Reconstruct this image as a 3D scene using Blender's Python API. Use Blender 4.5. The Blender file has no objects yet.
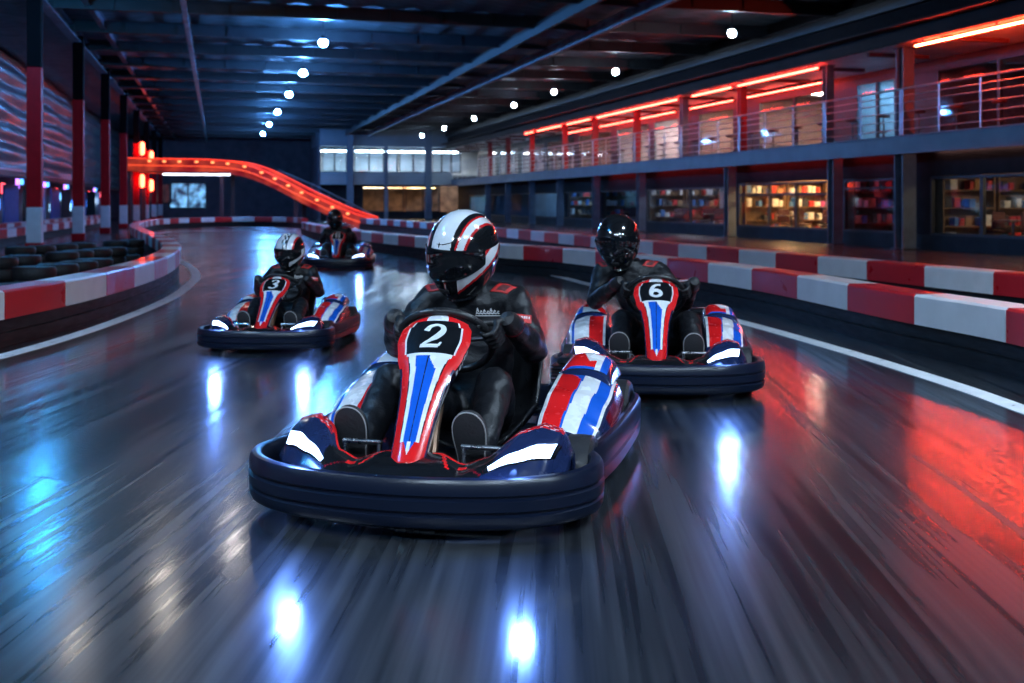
import bpy, math, random
from mathutils import Vector, Matrix, Euler
from mathutils.bvhtree import BVHTree
random.seed(7)
PI = math.pi
scene = bpy.context.scene
COL = scene.collection

# ------------------------------------------------------------------ camera
F, HC, HZ = 1100.0, 1.15, 203.0           # focal length in pixels, eye height, horizon row
YAW = math.radians(15.0)
CY, SY = math.cos(YAW), math.sin(YAW)
cam = bpy.data.cameras.new('camera')
cam.sensor_width = 36.0
cam.lens = 36.0 * F / 1024.0
cam.shift_y = -(341.5 - HZ) / 1024.0
cam.clip_start, cam.clip_end = 0.05, 300
cam.dof.use_dof = True
cam.dof.focus_distance = 4.7
cam.dof.aperture_fstop = 3.2
co = bpy.data.objects.new('camera', cam)
COL.objects.link(co)
co.location = (0, 0, HC)
co.rotation_euler = (PI / 2, 0, -YAW)
scene.camera = co


def c2w(x, y):
    """a point right/forward of the eye -> hall axes"""
    return (x * CY + y * SY, -x * SY + y * CY)


def gp(px, py, z=0.0):
    s = (HC - z) * F / (py - HZ)
    return c2w((px - 512) / F * s, s)


def ray(px):
    x = (px - 512) / F
    return x * CY + SY, -x * SY + CY


def y_at(px, X):
    a, b = ray(px)
    return X * b / a


def depth(X, Y):
    return X * SY + Y * CY


def z_at(py, s):
    return HC + (HZ - py) * s / F


# ------------------------------------------------------------------ materials
MATS = {}


def mat(name, col=(.5, .5, .5), rough=.5, metal=0.0, coat=0.0, emit=None, es=0.0, spec=.5, var=0.0, bump=0.0, scale=8.0,
        stretch=(1, 1, 1), rvar=0.0):
    if name in MATS:
        return MATS[name]
    m = bpy.data.materials.new(name)
    m.use_nodes = True
    nt = m.node_tree
    b = nt.nodes['Principled BSDF']
    b.inputs['Base Color'].default_value = (*col, 1)
    b.inputs['Roughness'].default_value = rough
    b.inputs['Metallic'].default_value = metal
    b.inputs['Coat Weight'].default_value = coat
    b.inputs['Coat Roughness'].default_value = .08
    b.inputs['Specular IOR Level'].default_value = spec
    if emit:
        b.inputs['Emission Color'].default_value = (*emit, 1)
        b.inputs['Emission Strength'].default_value = es
    if var or bump or rvar:
        tc = nt.nodes.new('ShaderNodeTexCoord')
        mp = nt.nodes.new('ShaderNodeMapping')
        mp.inputs['Scale'].default_value = stretch
        nz = nt.nodes.new('ShaderNodeTexNoise')
        nz.inputs['Scale'].default_value = scale
        nz.inputs['Detail'].default_value = 5
        nt.links.new(tc.outputs['Object'], mp.inputs['Vector'])
        nt.links.new(mp.outputs[0], nz.inputs['Vector'])
        if var:
            mr = nt.nodes.new('ShaderNodeMapRange')
            mr.inputs['From Min'].default_value, mr.inputs['From Max'].default_value = .3, .7
            mr.inputs['To Min'].default_value, mr.inputs['To Max'].default_value = 1 - var, 1 + var
            mx = nt.nodes.new('ShaderNodeVectorMath')
            mx.operation = 'SCALE'
            mx.inputs[0].default_value = col
            nt.links.new(nz.outputs['Fac'], mr.inputs['Value'])
            nt.links.new(mr.outputs[0], mx.inputs['Scale'])
            nt.links.new(mx.outputs[0], b.inputs['Base Color'])
        if rvar:
            m2 = nt.nodes.new('ShaderNodeMapRange')
            m2.inputs['From Min'].default_value, m2.inputs['From Max'].default_value = .3, .7
            m2.inputs['To Min'].default_value, m2.inputs['To Max'].default_value = max(.02, rough - rvar), rough + rvar
            nt.links.new(nz.outputs['Fac'], m2.inputs['Value'])
            nt.links.new(m2.outputs[0], b.inputs['Roughness'])
        if bump:
            bp = nt.nodes.new('ShaderNodeBump')
            bp.inputs['Strength'].default_value = bump
            bp.inputs['Distance'].default_value = .02
            nt.links.new(nz.outputs['Fac'], bp.inputs['Height'])
            nt.links.new(bp.outputs[0], b.inputs['Normal'])
    MATS[name] = m
    return m


def emis(name, col, s):
    return mat(name, (.02, .02, .02), .4, emit=col, es=s)


def glass_mat(name, tint=(.8, .9, 1), refl=.12):
    if name in MATS:
        return MATS[name]
    m = bpy.data.materials.new(name)
    m.use_nodes = True
    nt = m.node_tree
    for n in list(nt.nodes):
        if n.type == 'BSDF_PRINCIPLED':
            nt.nodes.remove(n)
    out = nt.nodes['Material Output']
    t = nt.nodes.new('ShaderNodeBsdfTransparent')
    t.inputs[0].default_value = (*tint, 1)
    g = nt.nodes.new('ShaderNodeBsdfGlossy')
    g.inputs['Roughness'].default_value = .05
    fr = nt.nodes.new('ShaderNodeFresnel')
    fr.inputs['IOR'].default_value = 1.45
    mx = nt.nodes.new('ShaderNodeMixShader')
    ge = nt.nodes.new('ShaderNodeNewGeometry')
    iv = nt.nodes.new('ShaderNodeMath')
    iv.operation = 'SUBTRACT'
    iv.inputs[0].default_value = 1.0
    nt.links.new(ge.outputs['Backfacing'], iv.inputs[1])
    ml = nt.nodes.new('ShaderNodeMath')
    ml.operation = 'MULTIPLY'
    nt.links.new(fr.outputs[0], ml.inputs[0])
    nt.links.new(iv.outputs[0], ml.inputs[1])
    nt.links.new(ml.outputs[0], mx.inputs[0])
    nt.links.new(t.outputs[0], mx.inputs[1])
    nt.links.new(g.outputs[0], mx.inputs[2])
    nt.links.new(mx.outputs[0], out.inputs[0])
    MATS[name] = m
    return m


RED = mat('red_paint', (.74, .012, .014), .22, coat=.6, rvar=.08, scale=20)
WHITE = mat('white_paint', (.72, .74, .76), .25, coat=.5, var=.08, rvar=.08, scale=14)
BLUE = mat('blue_paint', (.008, .10, .55), .2, coat=.6, var=.1, rvar=.06, scale=16)
NAVY = mat('navy_plastic', (.010, .020, .070), .22, coat=.7, rvar=.08, scale=18)
BLACKG = mat('gloss_black', (.006, .007, .009), .15, coat=.7, rvar=.05, scale=18)
DRED = mat('dark_red_paint', (.16, .004, .012), .22, coat=.6, rvar=.05)
BUMP = mat('bumper_plastic', (.004, .008, .022), .30)
RUB = mat('tyre_rubber', (.020, .020, .023), .48, bump=.1, scale=60, rvar=.1)
STEEL = mat('brushed_steel', (.45, .47, .5), .3, metal=1, rvar=.1, scale=30)
DSTEEL = mat('dark_steel', (.10, .11, .13), .35, metal=1, rvar=.1, scale=30)
SEATM = mat('seat_shell', (.012, .013, .016), .35, rvar=.1, scale=25)
SUIT = mat('suit_fabric', (.006, .007, .010), .46, spec=.36, bump=.5, scale=14, stretch=(1, 1, 1.6), var=.2)
GLOVE = mat('glove_leather', (.010, .010, .012), .45, bump=.3, scale=40)
SHOE = mat('shoe_leather', (.012, .012, .014), .5, bump=.2, scale=40)
SOLE = mat('shoe_sole', (.02, .02, .023), .55, bump=.2, scale=60)
PIPE = mat('pale_piping', (.42, .40, .40), .5, var=.1)
LAMP = mat('headlight_glow', (.8, .85, 1), .3, emit=(.42, .60, 1.0), es=9)
VISOR = mat('smoked_visor', (.004, .005, .007), .06, coat=1.0, rvar=.02)
HBLACK = mat('helmet_black', (.007, .008, .010), .12, coat=1.0, rvar=.03)
HWHITE = mat('helmet_white', (.70, .73, .76), .16, coat=1.0, var=.05)
HRED = mat('helmet_red', (.55, .008, .012), .16, coat=1.0, rvar=.03)
HBLUE = mat('helmet_blue', (.06, .22, .55), .16, coat=1.0, rvar=.03)
PATCHR = mat('red_patch', (.55, .02, .02), .55, var=.2, scale=60)
LOGO = mat('pale_thread', (.65, .65, .65), .6, var=.15, scale=80)


# ------------------------------------------------------------------ mesh builder
class MB:
    def __init__(s):
        s.v, s.f, s.m = [], [], []

    def add(s, vs, fs, mi=0):
        b = len(s.v)
        s.v += [tuple(v) for v in vs]
        for i, f in enumerate(fs):
            s.f.append(tuple(b + k for k in f))
            s.m.append(mi[i] if isinstance(mi, list) else mi)

    def box(s, x0, y0, z0, x1, y1, z1, mi=0, bev=0.0):
        if bev <= 0:
            vs = [(x, y, z) for z in (z0, z1) for y in (y0, y1) for x in (x0, x1)]
            s.add(vs, [(0, 2, 3, 1), (4, 5, 7, 6), (0, 1, 5, 4), (2, 6, 7, 3), (0, 4, 6, 2), (1, 3, 7, 5)], mi)
        else:
            b = bev
            rings = [(z0, b), (z0 + b, 0), (z1 - b, 0), (z1, b)]
            vs = []
            for z, i in rings:
                X0, X1, Y0, Y1 = x0 + i, x1 - i, y0 + i, y1 - i
                vs += [(X0 + b, Y0, z), (X1 - b, Y0, z), (X1, Y0 + b, z), (X1, Y1 - b, z), (X1 - b, Y1, z), (X0 + b, Y1, z), (X0, Y1 - b, z), (X0, Y0 + b, z)]
            fs = [tuple(reversed(range(8))), tuple(range(24, 32))]
            for k in range(3):
                for i in range(8):
                    j = (i + 1) % 8
                    fs.append((k * 8 + i, k * 8 + j, k * 8 + 8 + j, k * 8 + 8 + i))
            s.add(vs, fs, mi)

    def grid(s, fn, nu, nv, mf=0, cu=False, cv=False):
        nU = nu if cu else nu + 1
        nV = nv if cv else nv + 1
        vs = [fn(i / nu, j / nv) for j in range(nV) for i in range(nU)]
        fs, ms = [], []
        for j in range(nv):
            for i in range(nu):
                a = j * nU + i
                b = j * nU + (i + 1) % nU
                j2 = (j + 1) % nV
                fs.append((a, b, j2 * nU + (i + 1) % nU, j2 * nU + i))
                ms.append(mf((i + .5) / nu, (j + .5) / nv) if callable(mf) else mf)
        s.add(vs, fs, ms)

    def rings(s, rings, mi=0, cap=True, closed=False):
        n = len(rings[0])
        vs = [p for r in rings for p in r]
        fs = []
        m = len(rings)
        for k in range(m if closed else m - 1):
            k2 = (k + 1) % m
            for i in range(n):
                j = (i + 1) % n
                fs.append((k * n + i, k * n + j, k2 * n + j, k2 * n + i))
        if cap and not closed:
            fs.append(tuple(reversed(range(n))))
            fs.append(tuple((m - 1) * n + i for i in range(n)))
        s.add(vs, fs, mi)

    def tube(s, pts, r, n=10, mi=0, closed=False):
        P = [Vector(p) for p in pts]
        m = len(P)
        rs = r if isinstance(r, (list, tuple)) else [r] * m
        up = None
        R = []
        for i in range(m):
            a = P[(i - 1) % m] if (closed or i > 0) else P[i]
            b = P[(i + 1) % m] if (closed or i < m - 1) else P[i]
            t = (b - a).normalized()
            if up is None:
                up = Vector((0, 0, 1)) if abs(t.z) < .9 else Vector((1, 0, 0))
            x = t.cross(up)
            if x.length < 1e-6:
                x = t.orthogonal()
            x.normalize()
            y = x.cross(t).normalized()
            up = y
            R.append([P[i] + (x * math.cos(2 * PI * k / n) + y * math.sin(2 * PI * k / n)) * rs[i] for k in range(n)])
        s.rings(R, mi, True, closed)

    def cap(s, p0, r0, p1, r1, n=14, mi=0, k=4):
        """a capsule with tapering radius"""
        a, b = Vector(p0), Vector(p1)
        t = (b - a).normalized()
        x = t.orthogonal().normalized()
        y = t.cross(x)
        R = []
        for i in range(k + 1):
            th = -PI / 2 + PI / 2 * i / k
            R.append((a + t * r0 * math.sin(th), max(r0 * math.cos(th), .0004)))
        for i in range(k + 1):
            th = PI / 2 * i / k
            R.append((b + t * r1 * math.sin(th), max(r1 * math.cos(th), .0004)))
        s.rings([[c + (x * math.cos(2 * PI * q / n) + y * math.sin(2 * PI * q / n)) * r for q in range(n)] for c, r in R], mi)

    def chain(s, pts, rs, n=12):
        for i in range(len(pts) - 1):
            s.cap(pts[i], rs[i], pts[i + 1], rs[i + 1], n)

    def ell(s, c, r, n=16, m=10, mi=0, rot=None):
        M = rot or Matrix.Identity(3)
        c = Vector(c)
        R = []
        for i in range(m + 1):
            th = -PI / 2 + PI * i / m
            R.append([c + M @ Vector((r[0] * max(math.cos(th), .002) * math.cos(2 * PI * k / n), r[1] * max(math.cos(th), .002) * math.sin(2 * PI * k / n), r[2] * math.sin(th))) for k in range(n)])
        s.rings(R, mi)

    def lathe(s, prof, c, axis='x', n=28, mi=0, closed=True):
        """prof: (axial, radial)"""
        c = Vector(c)
        R = []
        for k in range(n):
            a = 2 * PI * k / n
            ring = []
            for t, r in prof:
                p, q = r * math.cos(a), r * math.sin(a)
                ring.append(c + (Vector((t, p, q)) if axis == 'x' else Vector((p, t, q)) if axis == 'y' else Vector((p, q, t))))
            R.append(ring)
        if closed:
            s.rings(R, mi, False, True)
        else:
            m = len(prof)
            vs = [p for r in R for p in r]
            fs = []
            for k in range(n):
                k2 = (k + 1) % n
                for i in range(m - 1):
                    fs.append((k * m + i, k * m + i + 1, k2 * m + i + 1, k2 * m + i))
            s.add(vs, fs, mi)

    def mesh(s, name, mats):
        me = bpy.data.meshes.new(name)
        me.from_pydata(s.v, [], s.f)
        for m in (mats if isinstance(mats, (list, tuple)) else [mats]):
            me.materials.append(m)
        me.polygons.foreach_set('material_index', s.m)
        import bmesh
        bm = bmesh.new()
        bm.from_mesh(me)
        bmesh.ops.recalc_face_normals(bm, faces=bm.faces)
        bm.to_mesh(me)
        bm.free()
        me.shade_smooth()
        me.set_sharp_from_angle(angle=math.radians(38))
        me.update()
        return me


def obj(name, mb, mats, parent=None, loc=None, rot=None, solid=0, remesh=0, smooth=0, bevel=0, subd=0, crease=0):
    me = mb.mesh(name, mats) if isinstance(mb, MB) else mb
    o = bpy.data.objects.new(name, me)
    COL.objects.link(o)
    if remesh or smooth or solid or bevel or subd:
        if remesh:
            md = o.modifiers.new('r', 'REMESH')
            md.mode = 'VOXEL'
            md.voxel_size = remesh
            md.use_smooth_shade = True
        if smooth:
            md = o.modifiers.new('s', 'SMOOTH')
            md.factor = .5
            md.iterations = smooth
        if crease:                                           # folds in the cloth
            tx = bpy.data.textures.new('folds', 'CLOUDS')
            tx.noise_scale = .075
            tx.noise_depth = 1
            md = o.modifiers.new('f', 'DISPLACE')
            md.texture = tx
            md.texture_coords = 'LOCAL'
            md.strength = crease
            md.mid_level = .55
        if solid:
            md = o.modifiers.new('t', 'SOLIDIFY')
            md.thickness = solid
            md.offset = -1
        if bevel:
            md = o.modifiers.new('b', 'BEVEL')
            md.width = bevel
            md.segments = 2
            md.limit_method = 'ANGLE'
        if subd:
            md = o.modifiers.new('d', 'SUBSURF')
            md.levels = md.render_levels = subd
        bpy.context.view_layer.update()
        dg = bpy.context.evaluated_depsgraph_get()
        nm = bpy.data.meshes.new_from_object(o.evaluated_get(dg))
        nm.name = name
        o.modifiers.clear()
        o.data = nm
        if remesh:
            nm.shade_smooth()
    if parent:
        o.parent = parent
    if loc is not None:
        o.location = loc
    if rot is not None:
        o.rotation_euler = rot
    return o


def thing(name, label, cat, loc=(0, 0, 0), rot=0, sc=1, group=None):
    o = bpy.data.objects.new(name, None)
    o.empty_display_size = .2
    COL.objects.link(o)
    o.location = loc
    o.rotation_euler = (0, 0, rot)
    o.scale = (sc, sc, sc)
    tag(o, label, cat, group)
    return o


def tag(o, label, cat, group=None):
    o['label'] = label
    o['category'] = cat
    if group:
        o['group'] = group
    return o


def struct(o):
    o['kind'] = 'structure'
    return o


def copy_tree(o, parent=None):
    c = o.copy()
    COL.objects.link(c)
    if parent:
        c.parent = parent
    for ch in list(o.children):
        copy_tree(ch, c)
    return c


def spline(pts, step=.1, closed=False):
    """Catmull-Rom through the points, resampled evenly"""
    P = [Vector(p) for p in pts]
    n = len(P)
    out = []
    rng = range(n if closed else n - 1)
    for i in rng:
        p0 = P[(i - 1) % n] if (closed or i > 0) else P[i] * 2 - P[i + 1]
        p1, p2 = P[i], P[(i + 1) % n]
        p3 = P[(i + 2) % n] if (closed or i + 2 < n) else P[-1] * 2 - P[-2]
        k = max(2, int((p2 - p1).length / step))
        for j in range(k):
            t = j / k
            out.append(.5 * ((2 * p1) + (p2 - p0) * t + (2 * p0 - 5 * p1 + 4 * p2 - p3) * t * t + (3 * p1 - p0 - 3 * p2 + p3) * t ** 3))
    if not closed:
        out.append(P[-1])
    return out


def interp(tab, x):
    if x <= tab[0][0]:
        return tab[0][1]
    for (a, p), (b, q) in zip(tab, tab[1:]):
        if x <= b:
            t = (x - a) / (b - a)
            t = t * t * (3 - 2 * t) * .5 + t * .5
            return p + (q - p) * t
    return tab[-1][1]


def sweep2d(mb, path, prof, mi=0, cap=True, closed=False):
    """path: 2D/3D points in plan; prof: (offset to the right of travel, z)"""
    P = [Vector((p[0], p[1], p[2] if len(p) > 2 else 0)) for p in path]
    m = len(P)
    R = []
    for i in range(m):
        a = P[(i - 1) % m] if (closed or i > 0) else P[i]
        b = P[(i + 1) % m] if (closed or i < m - 1) else P[i]
        t = (b - a)
        t.z = 0
        t.normalize()
        nrm = Vector((t.y, -t.x, 0))
        R.append([P[i] + nrm * o + Vector((0, 0, z)) for o, z in prof])
    mb.rings(R, mi, cap, closed)


# ------------------------------------------------------------------ go-kart
XM = .560


def fan(tabx, x):
    return interp(tabx, abs(x) * .60 / XM)


YF = [(0, -1.078), (.25, -1.058), (.42, -.995), (.52, -.925), (.58, -.84), (.60, -.80)]
YB = [(0, -.86), (.1, -.86), (.2, -.90), (.3, -.87), (.38, -.75), (.48, -.665), (.58, -.665), (.60, -.68)]
ZR = [(0, .250), (.12, .248), (.22, .222), (.30, .245), (.40, .318), (.48, .335), (.55, .318), (.60, .235)]


def fairing_pt(x, t):
    yf, yb, zr = fan(YF, x), fan(YB, x), fan(ZR, x)
    zf = .196
    b = math.sin(min(max(t, 0), 1) * PI / 2) ** .85
    return Vector((x, yf + (yb - yf) * t, zf + (zr - zf) * b))


def fairing_n(x, t):
    e = .01
    n = (fairing_pt(x + e, t) - fairing_pt(x - e, t)).cross(fairing_pt(x, t + e) - fairing_pt(x, t - e))
    n.normalize()
    return n if n.z > 0 else -n


PC = [(0, -.962, .212), (.2, -.80, .345), (.45, -.635, .47), (.7, -.475, .585), (.9, -.375, .648), (1, -.325, .662)]
PW = [(0, .060), (.1, .066), (.25, .072), (.42, .082), (.55, .098), (.68, .130), (.8, .147), (.88, .142), (.95, .122), (1, .085)]
PYZ = spline([(p[1], p[2], 0) for p in PC], .01)


def pc(v):
    v = min(max(v, 0), 1) * (len(PYZ) - 1)
    i = min(int(v), len(PYZ) - 2)
    return PYZ[i].lerp(PYZ[i + 1], v - i)


def panel_pt(u, v, off=0.0):
    p = pc(v)
    d = pc(min(v + .02, 1)) - pc(max(v - .02, 0))
    d.normalize()
    n = Vector((0, -d.y, d.x))
    w = interp(PW, v)
    a = abs(u)
    if a <= 1:
        x, o = u * w, .030 * (1 - a ** 2.4)
    else:
        q = (a - 1) / .4
        x, o = math.copysign(w * (1 - .22 * q), u), -.085 * q
    return Vector((x, p.x, p.y)) + n * (o + off)


def panel_mat(us, vs):
    u, v = (us * 2 - 1) * 1.4, vs
    a = abs(u)
    if a > 1.02:                                   # side walls
        if a < 1.10:
            return 5
        return 3 if a > 1.24 else (1 if v < .55 else 4)
    if a > .93:
        return 4 if v < .6 else 0
    if v > .925:                                   # top band red / white / red
        return 1 if a < .36 else 0
    if v > .68:
        lim = .72 if v < .88 else .66
        if a < lim:
            return 3
        return 1 if a < lim + .05 else 0
    if v > .665:
        return 1 if a < .7 else 0
    if v > .12:
        if a < .025:
            return 4
        k = .34 + .10 * (v - .12)
        if v > .58 and u > .06 and (v - .58) > abs(u - .34) * .22:
            return 1
        if a < k:
            return 2
        if a < k + .16 + .10 * v:
            return 1
        if a < k + .20 + .10 * v:
            return 3
        return 0
    if a < .30 and v > .12 - (.30 - a) * .25:
        return 2 if a > .1 else 1
    return 0


GLYPH = {
    '2': [([(.06, .70), (.12, .88), (.30, .97), (.48, .90), (.55, .73), (.47, .54), (.28, .34), (.10, .13)], [.15, .12, .085, .12, .17, .15, .11, .09]),
          ([(.03, .065), (.2, .065), (.4, .065), (.60, .065)], [.13] * 4), ([(.585, .06), (.625, .24)], [.08, .05])],
    '3': [([(.08, .78), (.16, .92), (.33, .97), (.50, .88), (.50, .68), (.26, .535)], [.14, .1, .085, .15, .15, .06]),
          ([(.22, .535), (.48, .47), (.56, .27), (.44, .07), (.24, .03), (.08, .13), (.06, .2)], [.06, .13, .18, .11, .085, .13, .15])],
    '6': [([(.32 + .235 * math.cos(a), .30 + .235 * math.sin(a)) for a in [i * PI / 12 for i in range(25)]], [.15] * 25),
          ([(.09, .30), (.11, .55), (.22, .80), (.38, .91), (.54, .90)], [.16, .16, .155, .13, .13])],
    '1': [([(.32, .0), (.32, .33), (.32, .66), (.32, 1)], [.17] * 4), ([(.14, .80), (.32, .94)], [.12, .14])],
}


def glyph_mesh(text, slant=.12, hv=.168, hu=.95):
    mb = MB()
    n = len(text)
    adv = .62 if n == 1 else .40
    for q, ch in enumerate(text):
        ox = (q - (n - 1) / 2) * adv
        for li, (pts, ws) in enumerate(GLYPH[ch]):
            P = spline([(x, y, 0) for x, y in pts], .03) if len(pts) > 2 else [Vector((x, y, 0)) for x, y in pts]
            m = len(P)
            rows = []
            for i in range(m):
                f = i / (m - 1) * (len(ws) - 1)
                k = min(int(f), len(ws) - 2) if len(ws) > 1 else 0
                w = ws[k] + (ws[k + 1] - ws[k]) * (f - k)
                d = (P[min(i + 1, m - 1)] - P[max(i - 1, 0)]).normalized()
                nn = Vector((-d.y, d.x, 0)) * w * .62
                rows.append((P[i] + nn, P[i] - nn))
            vs = []
            for a, b in rows:
                for c_ in (a, b):
                    gx = (c_.x - .32 + slant * (c_.y - .5) + ox) * hu
                    gv = .720 + c_.y * hv
                    vs.append(panel_pt(gx, gv, .002 + li * .0006))
            mb.add(vs, [(2 * i, 2 * i + 1, 2 * i + 3, 2 * i + 2) for i in range(m - 1)])
    return mb


WC = Vector((0, -.20, .565))
WN = Vector((0, .72, .69)).normalized()
WU = Vector((0, -.69, .72)).normalized()
WR = .195


def wheel_pt(a, r=WR, o=0.0):
    return WC + Vector((1, 0, 0)) * (r * math.cos(a)) + WU * (r * math.sin(a)) + WN * o


def pod_pt(s, u, t):
    """s: side; u across inner..outer, t front..rear"""
    y = -.37 + .80 * t
    zt = interp([(-.37, .15), (-.34, .235), (-.26, .295), (-.1, .355), (.1, .395), (.25, .405), (.36, .395), (.43, .33)], y)
    xi = .325 + .01 * t
    xo = interp([(-.37, .59), (-.25, .618), (0, .632), (.22, .622), (.36, .565), (.43, .50)], y)
    if u < .14:
        q = u / .14
        x, z = xi + .004 * q, .075 + (zt - .012 - .075) * q
    elif u < .72:
        q = (u - .14) / .58
        x = xi + .004 + (xo - xi - .03) * q
        z = zt - .012 * (1 - min(q / .1, 1)) ** 2 - .062 * max(0, (q - .35) / .65) ** 2.2
    else:
        q = (u - .72) / .28
        zz = zt - .062
        x = xo - .026 + .03 * math.sin(min(q * 2.2, 1) * PI * .5) - .075 * max(0, q - .25)
        z = zz + (.085 - zz) * q
    return Vector((s * x, y, z))


def pod_mat(s):
    def f(u, t):
        if u < .14:
            return 4
        if u > .72:
            if t < .08 or t > .95 or u > .93:
                return 4
            return 5 if .25 < t < .8 else 4
        q = (u - .14) / .58
        if t < .05 or t > .94:
            return 4
        if q > .96 or q < .03:
            return 4
        if q < .10:
            return 1
        if s > 0:
            d = q - .10 + .12 * (t - .5)
            if q < .44 + .08 * t:
                return 0 if t < .62 - .5 * (q - .25) and q < .40 + .1 * t else 2
            if q < .70 + .10 * t:
                return 1
            return 2 if q < .93 else 1
        if q < .46:
            if t < .56:
                return 0
            return 2 if (q - .28) ** 2 * 6 + (t - .66) ** 2 * 14 < .18 else 1
        if q < .86:
            return 2 if (q - .58) ** 2 * 8 + (t - .70) ** 2 * 40 < .08 else 1
        return 2 if q < .92 else 1
    return f


def cover_pt(s, u, t):
    """the small raised cover on the rear of each side pod"""
    a, b = u * 2 - 1, t * 2 - 1
    k = max(0, 1 - abs(a) ** 3.2) ** .5 * max(0, 1 - abs(b) ** 3.2) ** .5
    x = .455 + .125 * a
    y = .255 + .165 * b
    return Vector((s * x, y, .355 + (.10 + .03 * b) * k - .015 * max(0, a) * k))


def cover_mat(s):
    def f(u, t):
        a, b = u * 2 - 1, t * 2 - 1
        if abs(a) > .80 or b < -.72 or b > .85:
            return 4
        if s > 0:
            if b < -.35 + .5 * a and a < .35:
                return 2 if b < -.58 else 0
            if a < -.05 - .5 * b:
                return 0
            if a > .55:
                return 2
            return 0 if (a - .3) ** 2 + (b - .55) ** 2 < .05 else 1
        if a > .5:
            return 2 if b < .2 else 1
        if abs(b - .6 * a + .1) < .28:
            return 0
        return 1
    return f


PAINT = [RED, WHITE, BLUE, BLACKG, NAVY, DRED]


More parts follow.
